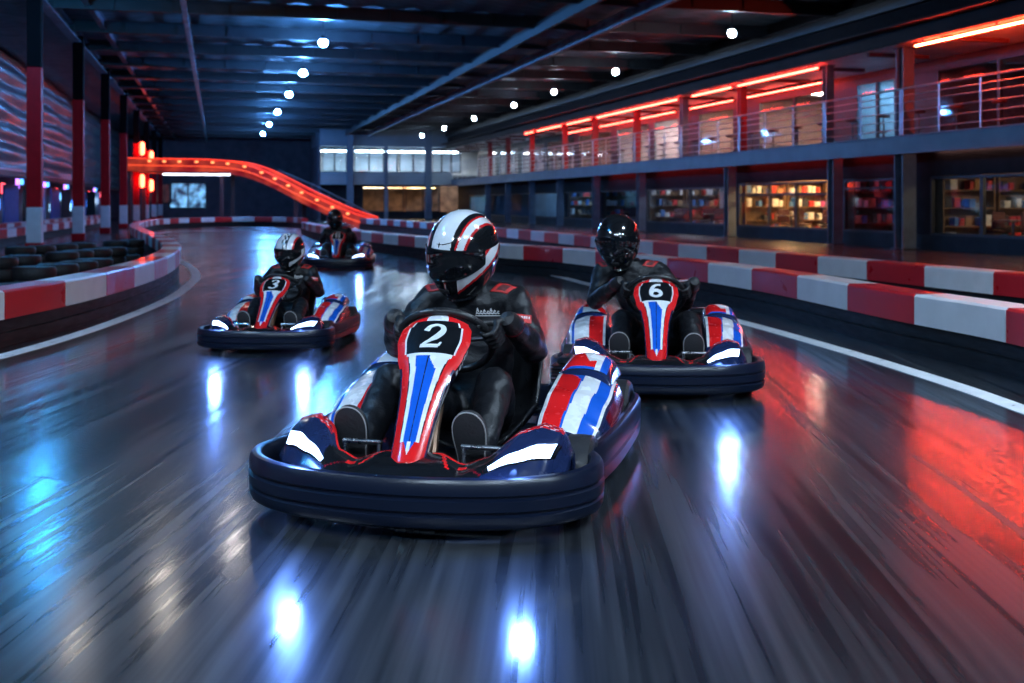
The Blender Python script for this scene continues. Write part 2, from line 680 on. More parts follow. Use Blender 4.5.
def make_kart(label, loc, rot, sc, group):
    k = thing('go_kart', label, 'go-kart', loc, rot, sc, group)
    # floor and frame
    mb = MB()
    mb.box(-.33, -.95, .055, .33, .62, .068, 0)
    obj('floor_tray', mb, [mat('tray_metal', (.05, .05, .055), .4, metal=.6, rvar=.1, scale=30)], k)
    for s in (-1, 1):
        mb = MB()
        mb.tube(spline([(s * .20, -.98, .075), (s * .30, -.8, .08), (s * .33, -.5, .08), (s * .30, 0, .08), (s * .32, .5, .08), (s * .28, .78, .09)], .08), .015, 8)
        mb.tube([(s * .32, -.52, .10), (s * .50, -.52, .13)], .014, 8)
        mb.tube(spline([(s * .31, -.30, .09), (s * .45, -.28, .10), (s * .58, -.15, .10), (s * .59, .2, .10), (s * .45, .40, .10), (s * .30, .42, .09)], .06), .013, 8)
        obj('frame_tube', mb, [DSTEEL], k)
    mb = MB()
    mb.tube([(-.52, .58, .145), (.52, .58, .145)], .02, 10)
    obj('rear_axle', mb, [DSTEEL], k)
    # front bumper: a deep lipped skirt
    half = [(0, -1.150), (.22, -1.130), (.42, -1.075), (.56, -.985), (.640, -.875), (.668, -.76), (.655, -.65), (.615, -.565)]
    path = spline([(-x, y, 0) for x, y in reversed(half)] + [(x, y, 0) for x, y in half[1:]], .035)
    prof = [(-.030, .045), (-.004, .058), (.004, .075), (.006, .096), (-.005, .102), (-.005, .108), (.007, .114), (.008, .150), (-.004, .156), (-.004, .162), (.006, .168),
            (.004, .205), (-.006, .221), (-.022, .226), (-.040, .220), (-.046, .205), (-.046, .06)]
    mb = MB()
    sweep2d(mb, path, prof)
    obj('front_bumper', mb, [BUMP], k)
    # side and rear bumper, one U round the back
    half = [(.588, -.54), (.622, -.42), (.645, -.15), (.652, .2), (.648, .52), (.622, .70), (.53, .815), (.30, .85), (0, .855)]
    path = spline([(x, y, 0) for x, y in half] + [(-x, y, 0) for x, y in reversed(half[:-1])], .05)
    prof = [(.020, .065), (-.002, .07), (-.006, .12), (.004, .126), (.004, .134), (-.007, .14), (-.006, .205), (.004, .222), (.020, .228), (.036, .222), (.042, .20), (.042, .065)]
    mb = MB()
    sweep2d(mb, path, [(-o, z) for o, z in prof])
    obj('side_bumper', mb, [BUMP], k)
    # low front fairing with the two lamp pods

    def fm(u, v):
        x = (u * 2 - 1) * XM
        a, t = abs(x) * .60 / XM, v / .88
        if t > 1:
            return 4
        if t > .90 and a < .40 and a > .075:
            return 0
        if a > .36 and t > .80 and a < .56:
            h = math.sin(a * 91 + t * 37) * math.sin(a * 53 - t * 71)
            return 1 if h > .66 else (4 if h < -.45 else 0)
        if .112 < a - .10 * (1 - t) < .128 and t > .45:
            return 0
        if .205 < a < .24 and .55 < t < .70:
            return 0
        if .17 < a - .16 * (1 - t) < .180 and .15 < t < .6:
            return 5
        return 4 if a > .29 + .05 * math.sin(t * 3) else 3  # navy round the lamps: their blue glow put into the colour

    def fp(u, v):
        x = (u * 2 - 1) * XM
        if v <= .88:
            return fairing_pt(x, v / .88)
        q = (v - .88) / .12
        p = fairing_pt(x, 1)
        return p + Vector((0, .012 * math.sin(q * PI / 2), -(p.z - .12) * q ** 1.5))
    mb = MB()
    mb.grid(fp, 120, 50, fm)
    obj('front_fairing', mb, PAINT, k, solid=.006)
    for s in (-1, 1):
        quad = [(.312, .20), (.500, .23), (.512, .46), (.306, .30)]       # inner low, outer low, outer high, inner high

        def lp(u, v, grow=0.0, off=.004):
            cx, ct = .41, .31
            q = [(cx + (x - cx) * (1 + grow), ct + (t - ct) * (1 + grow * 1.6)) for x, t in quad]
            x = (q[0][0] * (1 - u) + q[1][0] * u) * (1 - v) + (q[3][0] * (1 - u) + q[2][0] * u) * v
            t = (q[0][1] * (1 - u) + q[1][1] * u) * (1 - v) + (q[3][1] * (1 - u) + q[2][1] * u) * v
            p = fairing_pt(x, t) + fairing_n(x, t) * off
            return Vector((p.x * s, p.y, p.z))
        mb = MB()
        mb.grid(lambda u, v: lp(u, v, .16, .0025), 14, 6)
        bz = obj('headlight', mb, [BLACKG], k, solid=.004)
        mb = MB()
        mb.grid(lambda u, v: lp(u, v, 0, .006), 14, 6)
        obj('lamp_lens', mb, [LAMP], bz, solid=.004)
        li = bpy.data.lights.new('headlight_beam', 'SPOT')
        li.energy = 18
        li.color = (.13, .30, 1.0)
        li.spot_size = math.radians(150)
        li.spot_blend = 1.0
        li.shadow_soft_size = .04
        lo = bpy.data.objects.new('headlight_beam', li)
        COL.objects.link(lo)
        lo.parent = k
        c_ = lp(.55, .5, 0, .05)
        lo.location = c_ + Vector((0, -.075, .045))
        lo.rotation_euler = (math.radians(-66), 0, 0)
    # steering fairing (the number panel)
    mb = MB()
    mb.grid(lambda u, v: panel_pt((u * 2 - 1) * 1.4, v), 112, 110, panel_mat)
    obj('steering_fairing', mb, PAINT, k, solid=.005)
    mb = MB()
    for q in range(5):
        v0 = .60 + q * .035
        mb.add([panel_pt(1.04, v0, .003) + Vector((.004, 0, 0)), panel_pt(1.20, v0 + .01, .003) + Vector((.006, 0, 0)), panel_pt(1.20, v0 + .028, .003) + Vector((.006, 0, 0)), panel_pt(1.04, v0 + .018, .003) + Vector((.004, 0, 0))], [(0, 1, 2, 3)])
    obj('side_decal', mb, [LOGO], k.children[-1])
    mb = MB()
    for s in (-1, 1):
        mb.tube([(s * .05, -.80, .07), (s * .055, -.70, .30), (s * .05, -.42, .53)], .016, 8)
    mb.tube([(0, -.62, .12), WC - WN * .02], .017, 8)
    obj('steering_column', mb, [mat('bronzed_tube', (.20, .12, .08), .35, metal=.8, rvar=.1)], k)
    # steering wheel
    mb = MB()
    mb.tube([wheel_pt(2 * PI * i / 48) for i in range(48)], .0165, 12, 0, True)
    sw = obj('steering_wheel', mb, [mat('wheel_grip', (.014, .014, .016), .35, bump=.15, scale=80, rvar=.1)], k)
    mb = MB()
    for a in (.15, PI - .15, -PI / 2):
        mb.tube([wheel_pt(a, .03), wheel_pt(a, WR - .01)], .011, 8)
    mb.cap(WC - WN * .02, .04, WC + WN * .005, .035, 16)
    obj('wheel_spokes', mb, [DSTEEL], sw)
    # pods, covers
    for s in (-1, 1):
        mb = MB()
        mb.grid(lambda u, t: pod_pt(s, u, t), 80, 60, pod_mat(s))
        for t in (0.0, 1.0):
            ring = [pod_pt(s, i / 20, t) for i in range(21)]
            mb.add(ring, [tuple(range(21))], 4)
        obj('side_pod', mb, PAINT, k)
        mb = MB()
        mb.grid(lambda u, t: cover_pt(s, u, t), 40, 40, cover_mat(s))
        obj('pod_cover', mb, PAINT, k)
    # wheels
    for s in (-1, 1):
        for (x, y, R, w) in ((.556, -.53, .134, .112), (.528, .585, .152, .155)):
            h = w / 2
            mb = MB()
            mb.lathe([(-h * .8, R * .60), (-h, R * .74), (-h * .96, R * .90), (-h * .78, R * .985), (-h * .3, R), (h * .3, R), (h * .78, R * .985), (h * .96, R * .90), (h, R * .74), (h * .8, R * .60), (0, R * .56)], (s * x, y, R), 'x', 36)
            w_ = obj('wheel', mb, [RUB], k)
            mb = MB()
            mb.lathe([(-h * .85, R * .60), (-h * .55, R * .5), (-h * .5, R * .2), (-h * .62, R * .16), (-h * .62, .0005), (h * .62, .0005), (h * .62, R * .16), (h * .5, R * .2), (h * .55, R * .5), (h * .85, R * .60)], (s * x, y, R), 'x', 28, 0, False)
            obj('rim', mb, [STEEL], w_)
    # seat
    SC = spline([(-.14, .10, 0), (.08, .085, 0), (.27, .12, 0), (.37, .30, 0), (.43, .52, 0), (.45, .60, 0)], .02)

    def seat_pt(u, v):
        f = v * (len(SC) - 1)
        i = min(int(f), len(SC) - 2)
        p = SC[i].lerp(SC[i + 1], f - i)
        d = (SC[i + 1] - SC[i]).normalized()
        a = u * 2 - 1
        w = interp([(0, .17), (.4, .235), (.75, .235), (1, .15)], v)
        sd = interp([(0, .05), (.35, .15), (.7, .12), (1, .03)], v) * abs(a) ** 3.5
        return Vector((a * w, p.x - d.y * sd, p.y + d.x * sd))
    mb = MB()
    mb.grid(seat_pt, 28, 36)
    obj('seat', mb, [SEATM], k, solid=.012)
    # engine beside the seat
    mb = MB()
    mb.box(.22, .46, .10, .42, .70, .30, 0, .02)
    for q in range(5):
        mb.box(.235, .48, .305 + q * .016, .405, .68, .313 + q * .016, 0)
    mb.box(.26, .50, .38, .38, .66, .41, 0, .008)
    obj('engine', mb, [DSTEEL], k)
    # pedals
    for s in (-1, 1):
        mb = MB()
        mb.tube([(s * .155, -.775, .255), (s * .31, -.775, .255)], .0095, 10)
        mb.tube([(s * .165, -.775, .255), (s * .165, -.80, .08)], .008, 8)
        mb.tube([(s * .30, -.775, .255), (s * .30, -.80, .08)], .008, 8)
        obj('pedal', mb, [STEEL], k)
    return k


# ------------------------------------------------------------------ drivers
def helmet_pt(az, el, grow=0.0):
    """az 0 looks forward (-Y), el up; centre at the origin"""
    ce, se = math.cos(el), math.sin(el)
    a, b, c_ = .155, .186, .188
    lo = max(0, -se)
    f = max(0, math.cos(az))
    x = a * ce ** (.92 if el < 0 else 1) * math.sin(az) * (1 - .16 * lo ** 2)
    y = -b * ce * math.cos(az)
    if y < 0:
        y = y * (1 + .10 * lo * f) - .012 * f * lo
    else:
        y *= 1 - .18 * lo
    z = c_ * se * (1 + .22 * lo)
    return Vector((x * (1 + grow), y * (1 + grow), z * (1 + grow)))


def visor_edge(az):
    a = abs(az)
    hi = math.radians(16) - .10 * (a / 1.3) ** 2
    lo = -math.radians(26) + .30 * (a / 1.3) ** 2
    return lo, hi


def make_helmet(parent, style, c, rot):
    mats = [HBLACK, HWHITE, HRED, HBLUE]

    def hm(u, v):
        az = (u * 2 - 1) * PI
        el = -1.12 + v * (PI / 2 + 1.12)
        p = helmet_pt(az, el)
        d = math.degrees
        if style == 'white':
            x = p.x
            y = p.y
            if el > .18:                                     # crown
                ax = x - .004
                if abs(ax) < .050 and y < .12:
                    return 1
                if abs(ax) < .056:
                    return 0
                s = (abs(x) - .080) + .10 * max(0, (.12 - p.z)) + .08 * max(0, y)
                if abs(s) < .004:
                    return 2
                if 0 < s < .028:
                    return 1
                if .028 <= s < .036:
                    return 2
                return 0
            a = abs(az)
            if a < .55:
                return 0
            sw = d(el) + 34 - 34 * (a - .55)                  # swoosh rising to the back
            if abs(sw) < 9:
                return 1
            if 9 <= sw < 15 or -14 < sw <= -9:
                return 2
            if 18 < sw < 30 and a > 1.3:
                return 1
            if 30 <= sw < 36 and a > 1.3:
                return 2
            return 0
        if style == 'check':
            x, y = p.x, p.y
            if el > .16:
                if x < -.02:
                    return 3 if x < -.10 else 1
                if x < .035:
                    return 0 if (int((x + .02) / .018) + int((p.y + .3) / .03)) % 2 else 1
                s = x - .045
                if s < .045 and s > 0:
                    return 1
                return 2 if s >= .045 and s < .06 else 0
            a = az
            if a < -.4:
                return 3 if el < -.1 else 1
            sw = d(el) + 30 - 30 * (a - .5)
            if a > .5 and abs(sw) < 12:
                return 1
            if a > .5 and 12 <= sw < 22:
                return 2
            return 0
        a = abs(az)
        sw = d(el) + 20 - 26 * (a - .6)
        if style == 'red' and a > 1.0 and abs(sw) < 2.5:
            return 2
        if style == 'red' and a > 1.2 and abs(sw - 26) < 2:
            return 2
        return 0

    def hp(u, v):
        return helmet_pt((u * 2 - 1) * PI, -1.12 + v * (PI / 2 + 1.12 - .002))
    mb = MB()
    mb.grid(hp, 240, 150, hm, cu=True)
    ring = [hp(i / 64, 0) for i in range(64)]
    mb.add(ring, [tuple(range(64))], 0)
    h = obj('helmet', mb, mats, parent, c, rot)
    mb = MB()

    def vp(u, v, g=.012):
        az = (u * 2 - 1) * 1.32
        lo, hi = visor_edge(az)
        return helmet_pt(az, lo + (hi - lo) * v, g)
    mb.grid(vp, 48, 20)
    vz = obj('visor', mb, [VISOR], h, solid=.004)
    mb = MB()
    loop = [vp(i / 40, 0, .017) for i in range(41)] + [vp(1, i / 8, .017) for i in range(1, 9)] + [vp(1 - i / 40, 1, .017) for i in range(1, 41)] + [vp(0, 1 - i / 8, .017) for i in range(1, 8)]
    mb.tube(loop, .0035, 6, 0, True)
    obj('visor_seal', mb, [HBLACK], vz)
    for s in (-1, 1):
        mb = MB()
        p = helmet_pt(s * 1.22, .06, .0)
        n = p.normalized()
        mb.cap(p - n * .014, .022, p - n * .006, .019, 14)
        obj('visor_hinge', mb, [HBLACK], vz)
    mb = MB()
    lip = [hp(i / 48, 0) for i in range(48)]
    mb.tube(lip, .008, 8, 0, True)
    obj('neck_rim', mb, [HBLACK], h)
    mb = MB()                                                # chin vent
    mb.grid(lambda u, v: helmet_pt((u * 2 - 1) * .22, -.80 + .12 * v, .012), 10, 4)
    obj('chin_vent', mb, [mat('vent_mesh', (.02, .02, .022), .6, bump=.3, scale=120)], h, solid=.003)
    if style == 'white':                                     # small winged mark low on the white stripe
        mb = MB()
        S = [(0, .9), (.12, .25), (.9, .3), (.16, .02), (.1, -.8), (0, -1), (-.1, -.8), (-.16, .02), (-.9, .1), (-.12, .25)]
        vs = [helmet_pt(x * .16, .40 + y * .075, .006) for x, y in S]
        mb.add(vs, [tuple(range(len(vs)))])
        vs = [helmet_pt(.10 + .5 * q, .41 + .10 * q - .015, .006) for q in (0, .3, .6)] + [helmet_pt(.10 + .5 * q, .41 + .10 * q + .006, .006) for q in (.6, .3, 0)]
        mb.add(vs, [(0, 1, 2, 3, 4, 5)])
        obj('helmet_emblem', mb, [HBLACK], h)
    return h


def glove_mesh(a, side):
    """a hand closed on the steering wheel rim at angle a; returns builder and wrist point"""
    P = wheel_pt(a)
    t = (Vector((1, 0, 0)) * -math.sin(a) + WU * math.cos(a)) * (1 if side > 0 else -1)   # along rim, towards the index finger
    r = Vector((1, 0, 0)) * math.cos(a) + WU * math.sin(a)
    fr = -WN
    mb = MB()

    def on(th, rad, tt):
        return P + r * (rad * math.cos(th)) + fr * (rad * math.sin(th)) + t * tt
    R = .0165
    wrist = P + r * .055 + WN * .078 + Vector((side * .012, .02, -.012))
    # palm and back of the hand
    for i in range(4):
        tt = (i - 1.5) * .0215
        mb.cap(on(math.radians(-8), R + .020, tt), .0135, on(math.radians(-62), R + .040, tt * .85), .0165, 10)
        mb.cap(on(math.radians(-62), R + .040, tt * .85), .0165, wrist + t * tt * .5, .020, 10)
    # four fingers round the rim, each its own length
    for i, (end, rr) in enumerate(((150, .0108), (172, .0112), (163, .0108), (138, .0095))):
        tt = (1.5 - i) * .0235
        ang = [-8, 38, 38 + (end - 38) * .5, end]
        pts = [on(math.radians(g), R + rr + .002 + (.008 if j == 0 else .003 if j == 1 else 0), tt * (1 + .05 * j)) for j, g in enumerate(ang)]
        rs = [rr * 1.15, rr * 1.1, rr, rr * .88]
        for j in range(3):
            mb.cap(pts[j], rs[j], pts[j + 1], rs[j + 1], 10)
    # thumb leaves the side of the palm and lies along the inside of the rim
    b0 = on(math.radians(-80), R + .032, .030)
    b1 = on(math.radians(-118), R + .016, .052)
    b2 = on(math.radians(-165), R + .012, .070)
    b3 = on(math.radians(-205), R + .012, .078)
    mb.cap(wrist + t * .015, .018, b0, .0155, 10)
    mb.cap(b0, .0150, b1, .0132, 10)
    mb.cap(b1, .0132, b2, .0118, 10)
    mb.cap(b2, .0118, b3, .0100, 10)
    return mb, wrist, r, t


def conform(name, bvh, origin, du, dv, direc, nu, nv, m, parent, off=.004, shape=None, mf=0):
    """a patch laid onto a body surface along direc"""
    mb = MB()
    d = Vector(direc).normalized()

    def fn(u, v):
        p = Vector(origin) + Vector(du) * (u - .5) + Vector(dv) * (v - .5)
        hit = bvh.ray_cast(p - d * .5, d)
        q = hit[0] if hit[0] else p
        return q - d * off
    mb.grid(fn, nu, nv, mf)
    return obj(name, mb, m, parent, solid=.003)


def make_driver(label, loc, rot, sc, style, lean=0.0, hyaw=0, hpitch=8, hroll=0, group=None, wa=(.22, PI - .22), name='person', tuck=0.0):
    root = thing(name, label, 'person', loc, rot, sc, group)

    def L(p):
        x, y, z = p
        k = max(0, min(1.15, (z - .25) / .65))
        return Vector((x + lean * k, y, z))
    gl = {}
    for s, a in zip((1, -1), wa):
        gl[s] = glove_mesh(a, s)
    mb = MB()
    # torso: loft of ovals from the seat to the neck
    R = []
    for z, yc, rx, ry in ((.115, .17, .10, .10), (.15, .17, .165, .135), (.24, .19, .180, .140), (.34, .22, .172, .130), (.46, .24, .182, .130), (.56, .25, .198, .132), (.65, .245, .205, .125),
                          (.715, .235, .190, .110), (.760, .225, .135, .090), (.79, .210, .085, .075), (.835, .19, .070, .070), (.875, .17, .065, .065)):
        R.append([L((rx * math.copysign(abs(math.cos(q)) ** .85, math.cos(q)), yc + ry * math.sin(q), z)) for q in [2 * PI * i / 28 for i in range(28)]])
    mb.rings(R)
    mb.ell(L((0, .13, .91)), (.085, .10, .115))
    for s in (-1, 1):
        sh, el = L((s * .195, .225, .70)), Vector((s * .315, .085, .50)) + Vector((lean * .45, 0, 0))
        w = gl[s][1]
        mb.cap(L((s * .10, .225, .715)), .085, sh, .080, 16)
        mb.cap(sh, .080, sh.lerp(el, .5), .073, 16)
        mb.cap(sh.lerp(el, .5), .073, el, .062, 16)
        mb.cap(el, .062, el.lerp(w, .4), .060, 16)
        mb.cap(el.lerp(w, .4), .060, w, .043, 16)
        hip, kn, an = Vector((s * .10, .12, .20)), Vector((s * .225, -.30, .405)), Vector((s * .235, -.625, .165))
        mb.cap(hip, .105, hip.lerp(kn, .5), .096, 16)
        mb.cap(hip.lerp(kn, .5), .096, kn, .076, 16)
        mb.cap(kn, .076, kn.lerp(an, .35), .074, 16)
        mb.cap(kn.lerp(an, .35), .074, an, .052, 16)
    body = obj('body', mb, [SUIT], root, remesh=.011, smooth=4, crease=.020)
    bm_ = body.data
    bvh = BVHTree.FromPolygons([v.co[:] for v in bm_.vertices], [tuple(p.vertices) for p in bm_.polygons])
    # gloves with five fingers
    for s in (-1, 1):
        g = gl[s][0]
        go = obj('glove', g, [GLOVE], root, remesh=.0042, smooth=2)
        w = gl[s][1]
        el = Vector((s * .315 + lean * .45, .085, .50))
        d = (el - w).normalized()
        mb = MB()
        mb.cap(w - d * .012, .0455, w + d * .040, .050, 20, 0, 2)
        obj('glove_cuff', mb, [GLOVE], go)
        mb = MB()
        x = d.orthogonal().normalized()
        y = d.cross(x)
        mb.tube([w + d * .036 + (x * math.cos(q) + y * math.sin(q)) * .0495 for q in [2 * PI * i / 24 for i in range(24)]], .002, 6, 0, True)
        obj('cuff_piping', mb, [DRED], go)
    # shoes, soles towards the front
    for s in (-1, 1):
        cx = s * .235
        R = []
        for k_, (q, wx, th) in enumerate(((0, .034, .05), (.03, .044, .062), (.10, .047, .064), (.17, .055, .058), (.22, .055, .050), (.26, .042, .040), (.275, .02, .025))):
            up = Vector((0, -.30, .954))
            nn = Vector((0, .954, .30))
            c_ = Vector((cx, -.655, .105)) + up * q
            R.append([c_ + Vector((wx * math.cos(a), 0, 0)) + nn * (th * (.5 + .5 * math.sin(a)) if math.sin(a) > 0 else th * .5 * (1 + .3 * math.sin(a))) for a in [2 * PI * i / 20 for i in range(20)]])
        mb = MB()
        mb.rings(R)
        sh = obj('shoe', mb, [SHOE], root, subd=1)
        up = Vector((0, -.30, .954))
        nn = Vector((0, .954, .30))
        mb = MB()
        out = []
        for q, wx in ((-.004, .020), (.0, .036), (.03, .050), (.10, .052), (.17, .062), (.225, .062), (.262, .046), (.282, .018)):
            out.append((q, wx))
        Lp = [(q, wx) for q, wx in out]
        loop = [Vector((cx - wx, -.668, .105)) + up * q for q, wx in Lp] + [Vector((cx + wx, -.668, .105)) + up * q for q, wx in reversed(Lp)]
        loop = spline(loop, .012, True)
        cen = sum(loop, Vector()) / len(loop)
        mb.rings([[p + nn * .022 for p in loop], [p - nn * .0 for p in loop], [cen + (p - cen) * .94 - nn * .004 for p in loop]])
        obj('sole', mb, [SOLE], sh)
        mb = MB()
        mb.tube(loop, .0028, 6, 0, True)
        obj('welt', mb, [PIPE], sh)
    # shoulder patches, sleeve badge, chest logo
    for s in (-1, 1):
        def pm(u, v):
            return 1 if (.22 < u < .78 and .2 < v < .8) else 0
        o_ = L((s * .165, .17, .765))
        conform('shoulder_patch', bvh, o_, (s * .085, 0, 0), (0, .09, -.055), (-s * .35, .45, -.82), 12, 12, [PATCHR, mat('dark_red_cloth', (.10, .012, .014), .65, var=.4, scale=60)], root, .005, None, pm)
    o_ = L((.262, .12, .635))

    def bmf(u, v):
        return 1 if (.12 < u < .88 and .50 < v < .85 and math.sin(u * 40) > -.5) else 0
    conform('sleeve_badge', bvh, o_, (.065, .02, -.008), (.005, 0, .036), (-.35, .93, -.1), 24, 10, [PATCHR, LOGO], root, .004, None, bmf)
    mb = MB()
    for q in range(7):                                       # a line of small stitched strokes with an underline
        x0 = .045 + q * .0145
        e = (.012, 0, .004, -.002, .010, .002, -.003)[q]
        for (xa, za, xb, zb) in ((x0, .648, x0 + .007, .666 + e), (x0 + .006, .665 + e, x0 + .012, .660), (x0 + .004, .655, x0 + .014, .651)):
            pa, pb = [], []
            for xx, zz in ((xa, za), (xb, zb)):
                for dd in (-.0024, .0024):
                    hit = bvh.ray_cast(L((xx + dd, -.5, zz + dd)), Vector((0, 1, 0)))
                    pa.append((hit[0] if hit[0] else Vector((xx, 0, zz))) - Vector((0, .003, 0)))
            mb.add([pa[0], pa[1], pa[3], pa[2]], [(0, 1, 2, 3)])
    pts = []
    for q in range(9):
        for dz in (.640, .6445):
            hit = bvh.ray_cast(L((.040 + q * .014, -.5, dz)), Vector((0, 1, 0)))
            pts.append((hit[0] if hit[0] else Vector((0, 0, dz))) - Vector((0, .003, 0)))
    mb.add(pts, [(2 * i, 2 * i + 1, 2 * i + 3, 2 * i + 2) for i in range(8)])
    obj('chest_logo', mb, [LOGO], root)
    # collar
    mb = MB()
    mb.tube([L((.083 * math.cos(q), .205 + .078 * math.sin(q), .785 - .012 * math.sin(q))) for q in [2 * PI * i / 28 for i in range(28)]], .016, 8, 0, True)
    obj('collar', mb, [SUIT], root)
    make_helmet(root, style, L((0, .105, .935)), Euler((math.radians(hpitch), math.radians(hroll), math.radians(hyaw)), 'XYZ'))
    return root


# ------------------------------------------------------------------ the hall
ZC = 6.5                                   # ceiling sheet
XE = 16.3                                  # front edge of the mezzanine deck
ORD = ['nearest', 'second nearest', 'third nearest', 'fourth nearest', 'fifth nearest', 'sixth nearest', 'seventh nearest', 'eighth nearest', 'ninth nearest', 'tenth nearest',
       'eleventh nearest', 'twelfth nearest', 'thirteenth nearest', 'fourteenth nearest', 'fifteenth nearest', 'sixteenth nearest', 'seventeenth nearest', 'eighteenth nearest',
       'nineteenth nearest', 'twentieth nearest', 'twenty-first nearest', 'twenty-second nearest', 'twenty-third nearest', 'twenty-fourth nearest']


def floor_mat():
    m = bpy.data.materials.new('polished_track')
    m.use_nodes = True
    nt = m.node_tree
    N = nt.nodes
    b = N['Principled BSDF']
    tc = N.new('ShaderNodeTexCoord')

    def noise(scale, stretch, detail=4, rough=.6, ang=-17.5):
        mp = N.new('ShaderNodeMapping')
        mp.vector_type = 'TEXTURE'
        mp.inputs['Rotation'].default_value = (0, 0, math.radians(ang))
        mp.inputs['Scale'].default_value = stretch
        nz = N.new('ShaderNodeTexNoise')
        nz.inputs['Scale'].default_value = scale
        nz.inputs['Detail'].default_value = detail
        nz.inputs['Roughness'].default_value = rough
        nt.links.new(tc.outputs['Object'], mp.inputs['Vector'])
        nt.links.new(mp.outputs[0], nz.inputs['Vector'])
        return nz.outputs['Fac']

    def rng(src, a, c, lo, hi):
        r = N.new('ShaderNodeMapRange')
        r.inputs['From Min'].default_value, r.inputs['From Max'].default_value = a, c
        r.inputs['To Min'].default_value, r.inputs['To Max'].default_value = lo, hi
        nt.links.new(src, r.inputs['Value'])
        return r.outputs[0]

    def math_(op, a, c):
        n = N.new('ShaderNodeMath')
        n.operation = op
        for i, q in enumerate((a, c)):
            if isinstance(q, float):
                n.inputs[i].default_value = q
            else:
                nt.links.new(q, n.inputs[i])
        return n.outputs[0]
    fine = noise(22, (1, 55, 1), 3, .55)            # fine rubbed streaks along the driving line
    wide = noise(2.6, (1, 16, 1), 2, .5)
    blot = noise(.45, (1, 2, 1), 3)
    s = math_('ADD', math_('MULTIPLY', fine, .55), math_('MULTIPLY', wide, .45))
    nt.links.new(rng(math_('ADD', math_('MULTIPLY', s, .7), math_('MULTIPLY', blot, .3)), .40, .60, .10, .27), b.inputs['Coat Roughness'])
    b.inputs['Coat Weight'].default_value = .85
    b.inputs['Coat IOR'].default_value = 1.5
    nt.links.new(rng(s, .34, .66, .36, .50), b.inputs['Roughness'])
    cr = N.new('ShaderNodeValToRGB')
    cr.color_ramp.elements[0].position, cr.color_ramp.elements[1].position = .40, .62
    cr.color_ramp.elements[0].color = (.007, .009, .012, 1)
    cr.color_ramp.elements[1].color = (.040, .044, .050, 1)
    nt.links.new(s, cr.inputs[0])
    nt.links.new(cr.outputs[0], b.inputs['Base Color'])
    b.inputs['Specular IOR Level'].default_value = .04
    bp = N.new('ShaderNodeBump')
    bp.inputs['Strength'].default_value = .21
    bp.inputs['Distance'].default_value = .003
    nt.links.new(fine, bp.inputs['Height'])
    nt.links.new(bp.outputs[0], b.inputs['Normal'])
    nt.links.new(bp.outputs[0], b.inputs['Coat Normal'])
    return m


mb = MB()
mb.box(-26, -12, -.2, 24, 94, 0)
struct(obj('floor', mb, [floor_mat()]))
SHEET = mat('ceiling_sheet', (.14, .17, .20), .55, metal=.2, var=.45, scale=1.2, stretch=(1, 4, 1), bump=.3)
mb = MB()
nx = 200
prof = []
for i in range(nx + 1):                    # trapezoid sheet
    x = -26 + 50 * i / nx
    prof.append((x, ZC + (.05 if i % 4 in (0, 1) else 0)))
mb.add([(x, y, z) for y in (-12, 94) for x, z in prof], [(i, i + 1, nx + 2 + i, nx + 1 + i) for i in range(nx)])
struct(obj('ceiling', mb, [SHEET], solid=.03))
BEAM = mat('roof_beam_paint', (.018, .024, .034), .5, var=.2, scale=3)
BLUEBEAM = mat('pale_beam_paint', (.20, .26, .34), .45, var=.35, scale=2.5)
for i in range(24):
    y = -6 + i * 4.0
    mb = MB()
    for z0, z1, w in ((6.10, 6.13, .10), (6.13, 6.42, .02), (6.42, 6.45, .10)):
        mb.box(-4.3, y - w, z0, 16.0, y + w, z1)
    for k in range(14):
        x = -4 + k * 1.43
        mb.box(x, y - .08, 6.13, x + .015, y + .08, 6.42)
    o = obj('ceiling_beam', mb, [BEAM])
    struct(o)
for x, z, w, m_ in ((-4.15, 6.2, .14, BLUEBEAM), (-3.2, 6.35, .07, BLUEBEAM), (8.7, 6.05, .05, BEAM), (10.3, 6.02, .07, BLUEBEAM), (15.9, 6.0, .12, BEAM)):
    mb = MB()
    mb.box(x - w, -8, z - .16, x + w, 92, z - .13)
    mb.box(x - .015, -8, z - .13, x + .015, 92, z + .12)
    mb.box(x - w, -8, z + .12, x + w, 92, z + .15)
    struct(obj('ceiling_girder', mb, [m_]))
# cable tray, the pale line along the ceiling
t = thing('cable_tray', 'long pale cable tray running along the ceiling left of the blue lamps', 'cable tray', (-.8, 40, 5.95))
mb = MB()
mb.box(-.07, -28, 0, .07, 50, .012)
mb.box(-.07, -28, 0, -.06, 50, .08)
mb.box(.06, -28, 0, .07, 50, .08)
obj('tray', mb, [mat('galvanised_tray', (.42, .50, .60), .4, metal=.3, var=.4, scale=1.5)], t)
for i in range(19):
    mb = MB()
    mb.tube([(0, -26 + i * 4.0, .012), (0, -26 + i * 4.0, .2)], .012, 6)
    obj('hanger', mb, [DSTEEL], t)

# walls
DARKW = mat('dark_wall', (.09, .09, .12), .7, var=.25, scale=1.5)
mb = MB()
mb.box(-26, 92, 0, 24, 92.3, ZC)
struct(obj('wall_back', mb, [DARKW]))
mb = MB()
mb.box(-26.3, -12, 0, -26, 94, ZC)
struct(obj('wall_left', mb, [DARKW]))
mb = MB()
mb.box(24, -12, 0, 24.3, 94, ZC)
struct(obj('wall_right', mb, [DARKW]))

# upper cladding behind the left columns: wavy reflective sheet
CLAD = mat('wavy_metal_sheet', (.22, .24, .27), .40, metal=.6, bump=1.0, scale=1.3, stretch=(1, .35, 2.2), rvar=.1)


def clad(u, v):
    y = -8 + 98 * u
    z = 2.25 + 4.15 * v
    return Vector((-7.2 - .9 * (1 - v) * 0 + .07 * math.sin(z * 9) + .05 * math.sin(z * 4.3 + y * .35) + .04 * math.sin(y * .9 + z * 2), y, z))


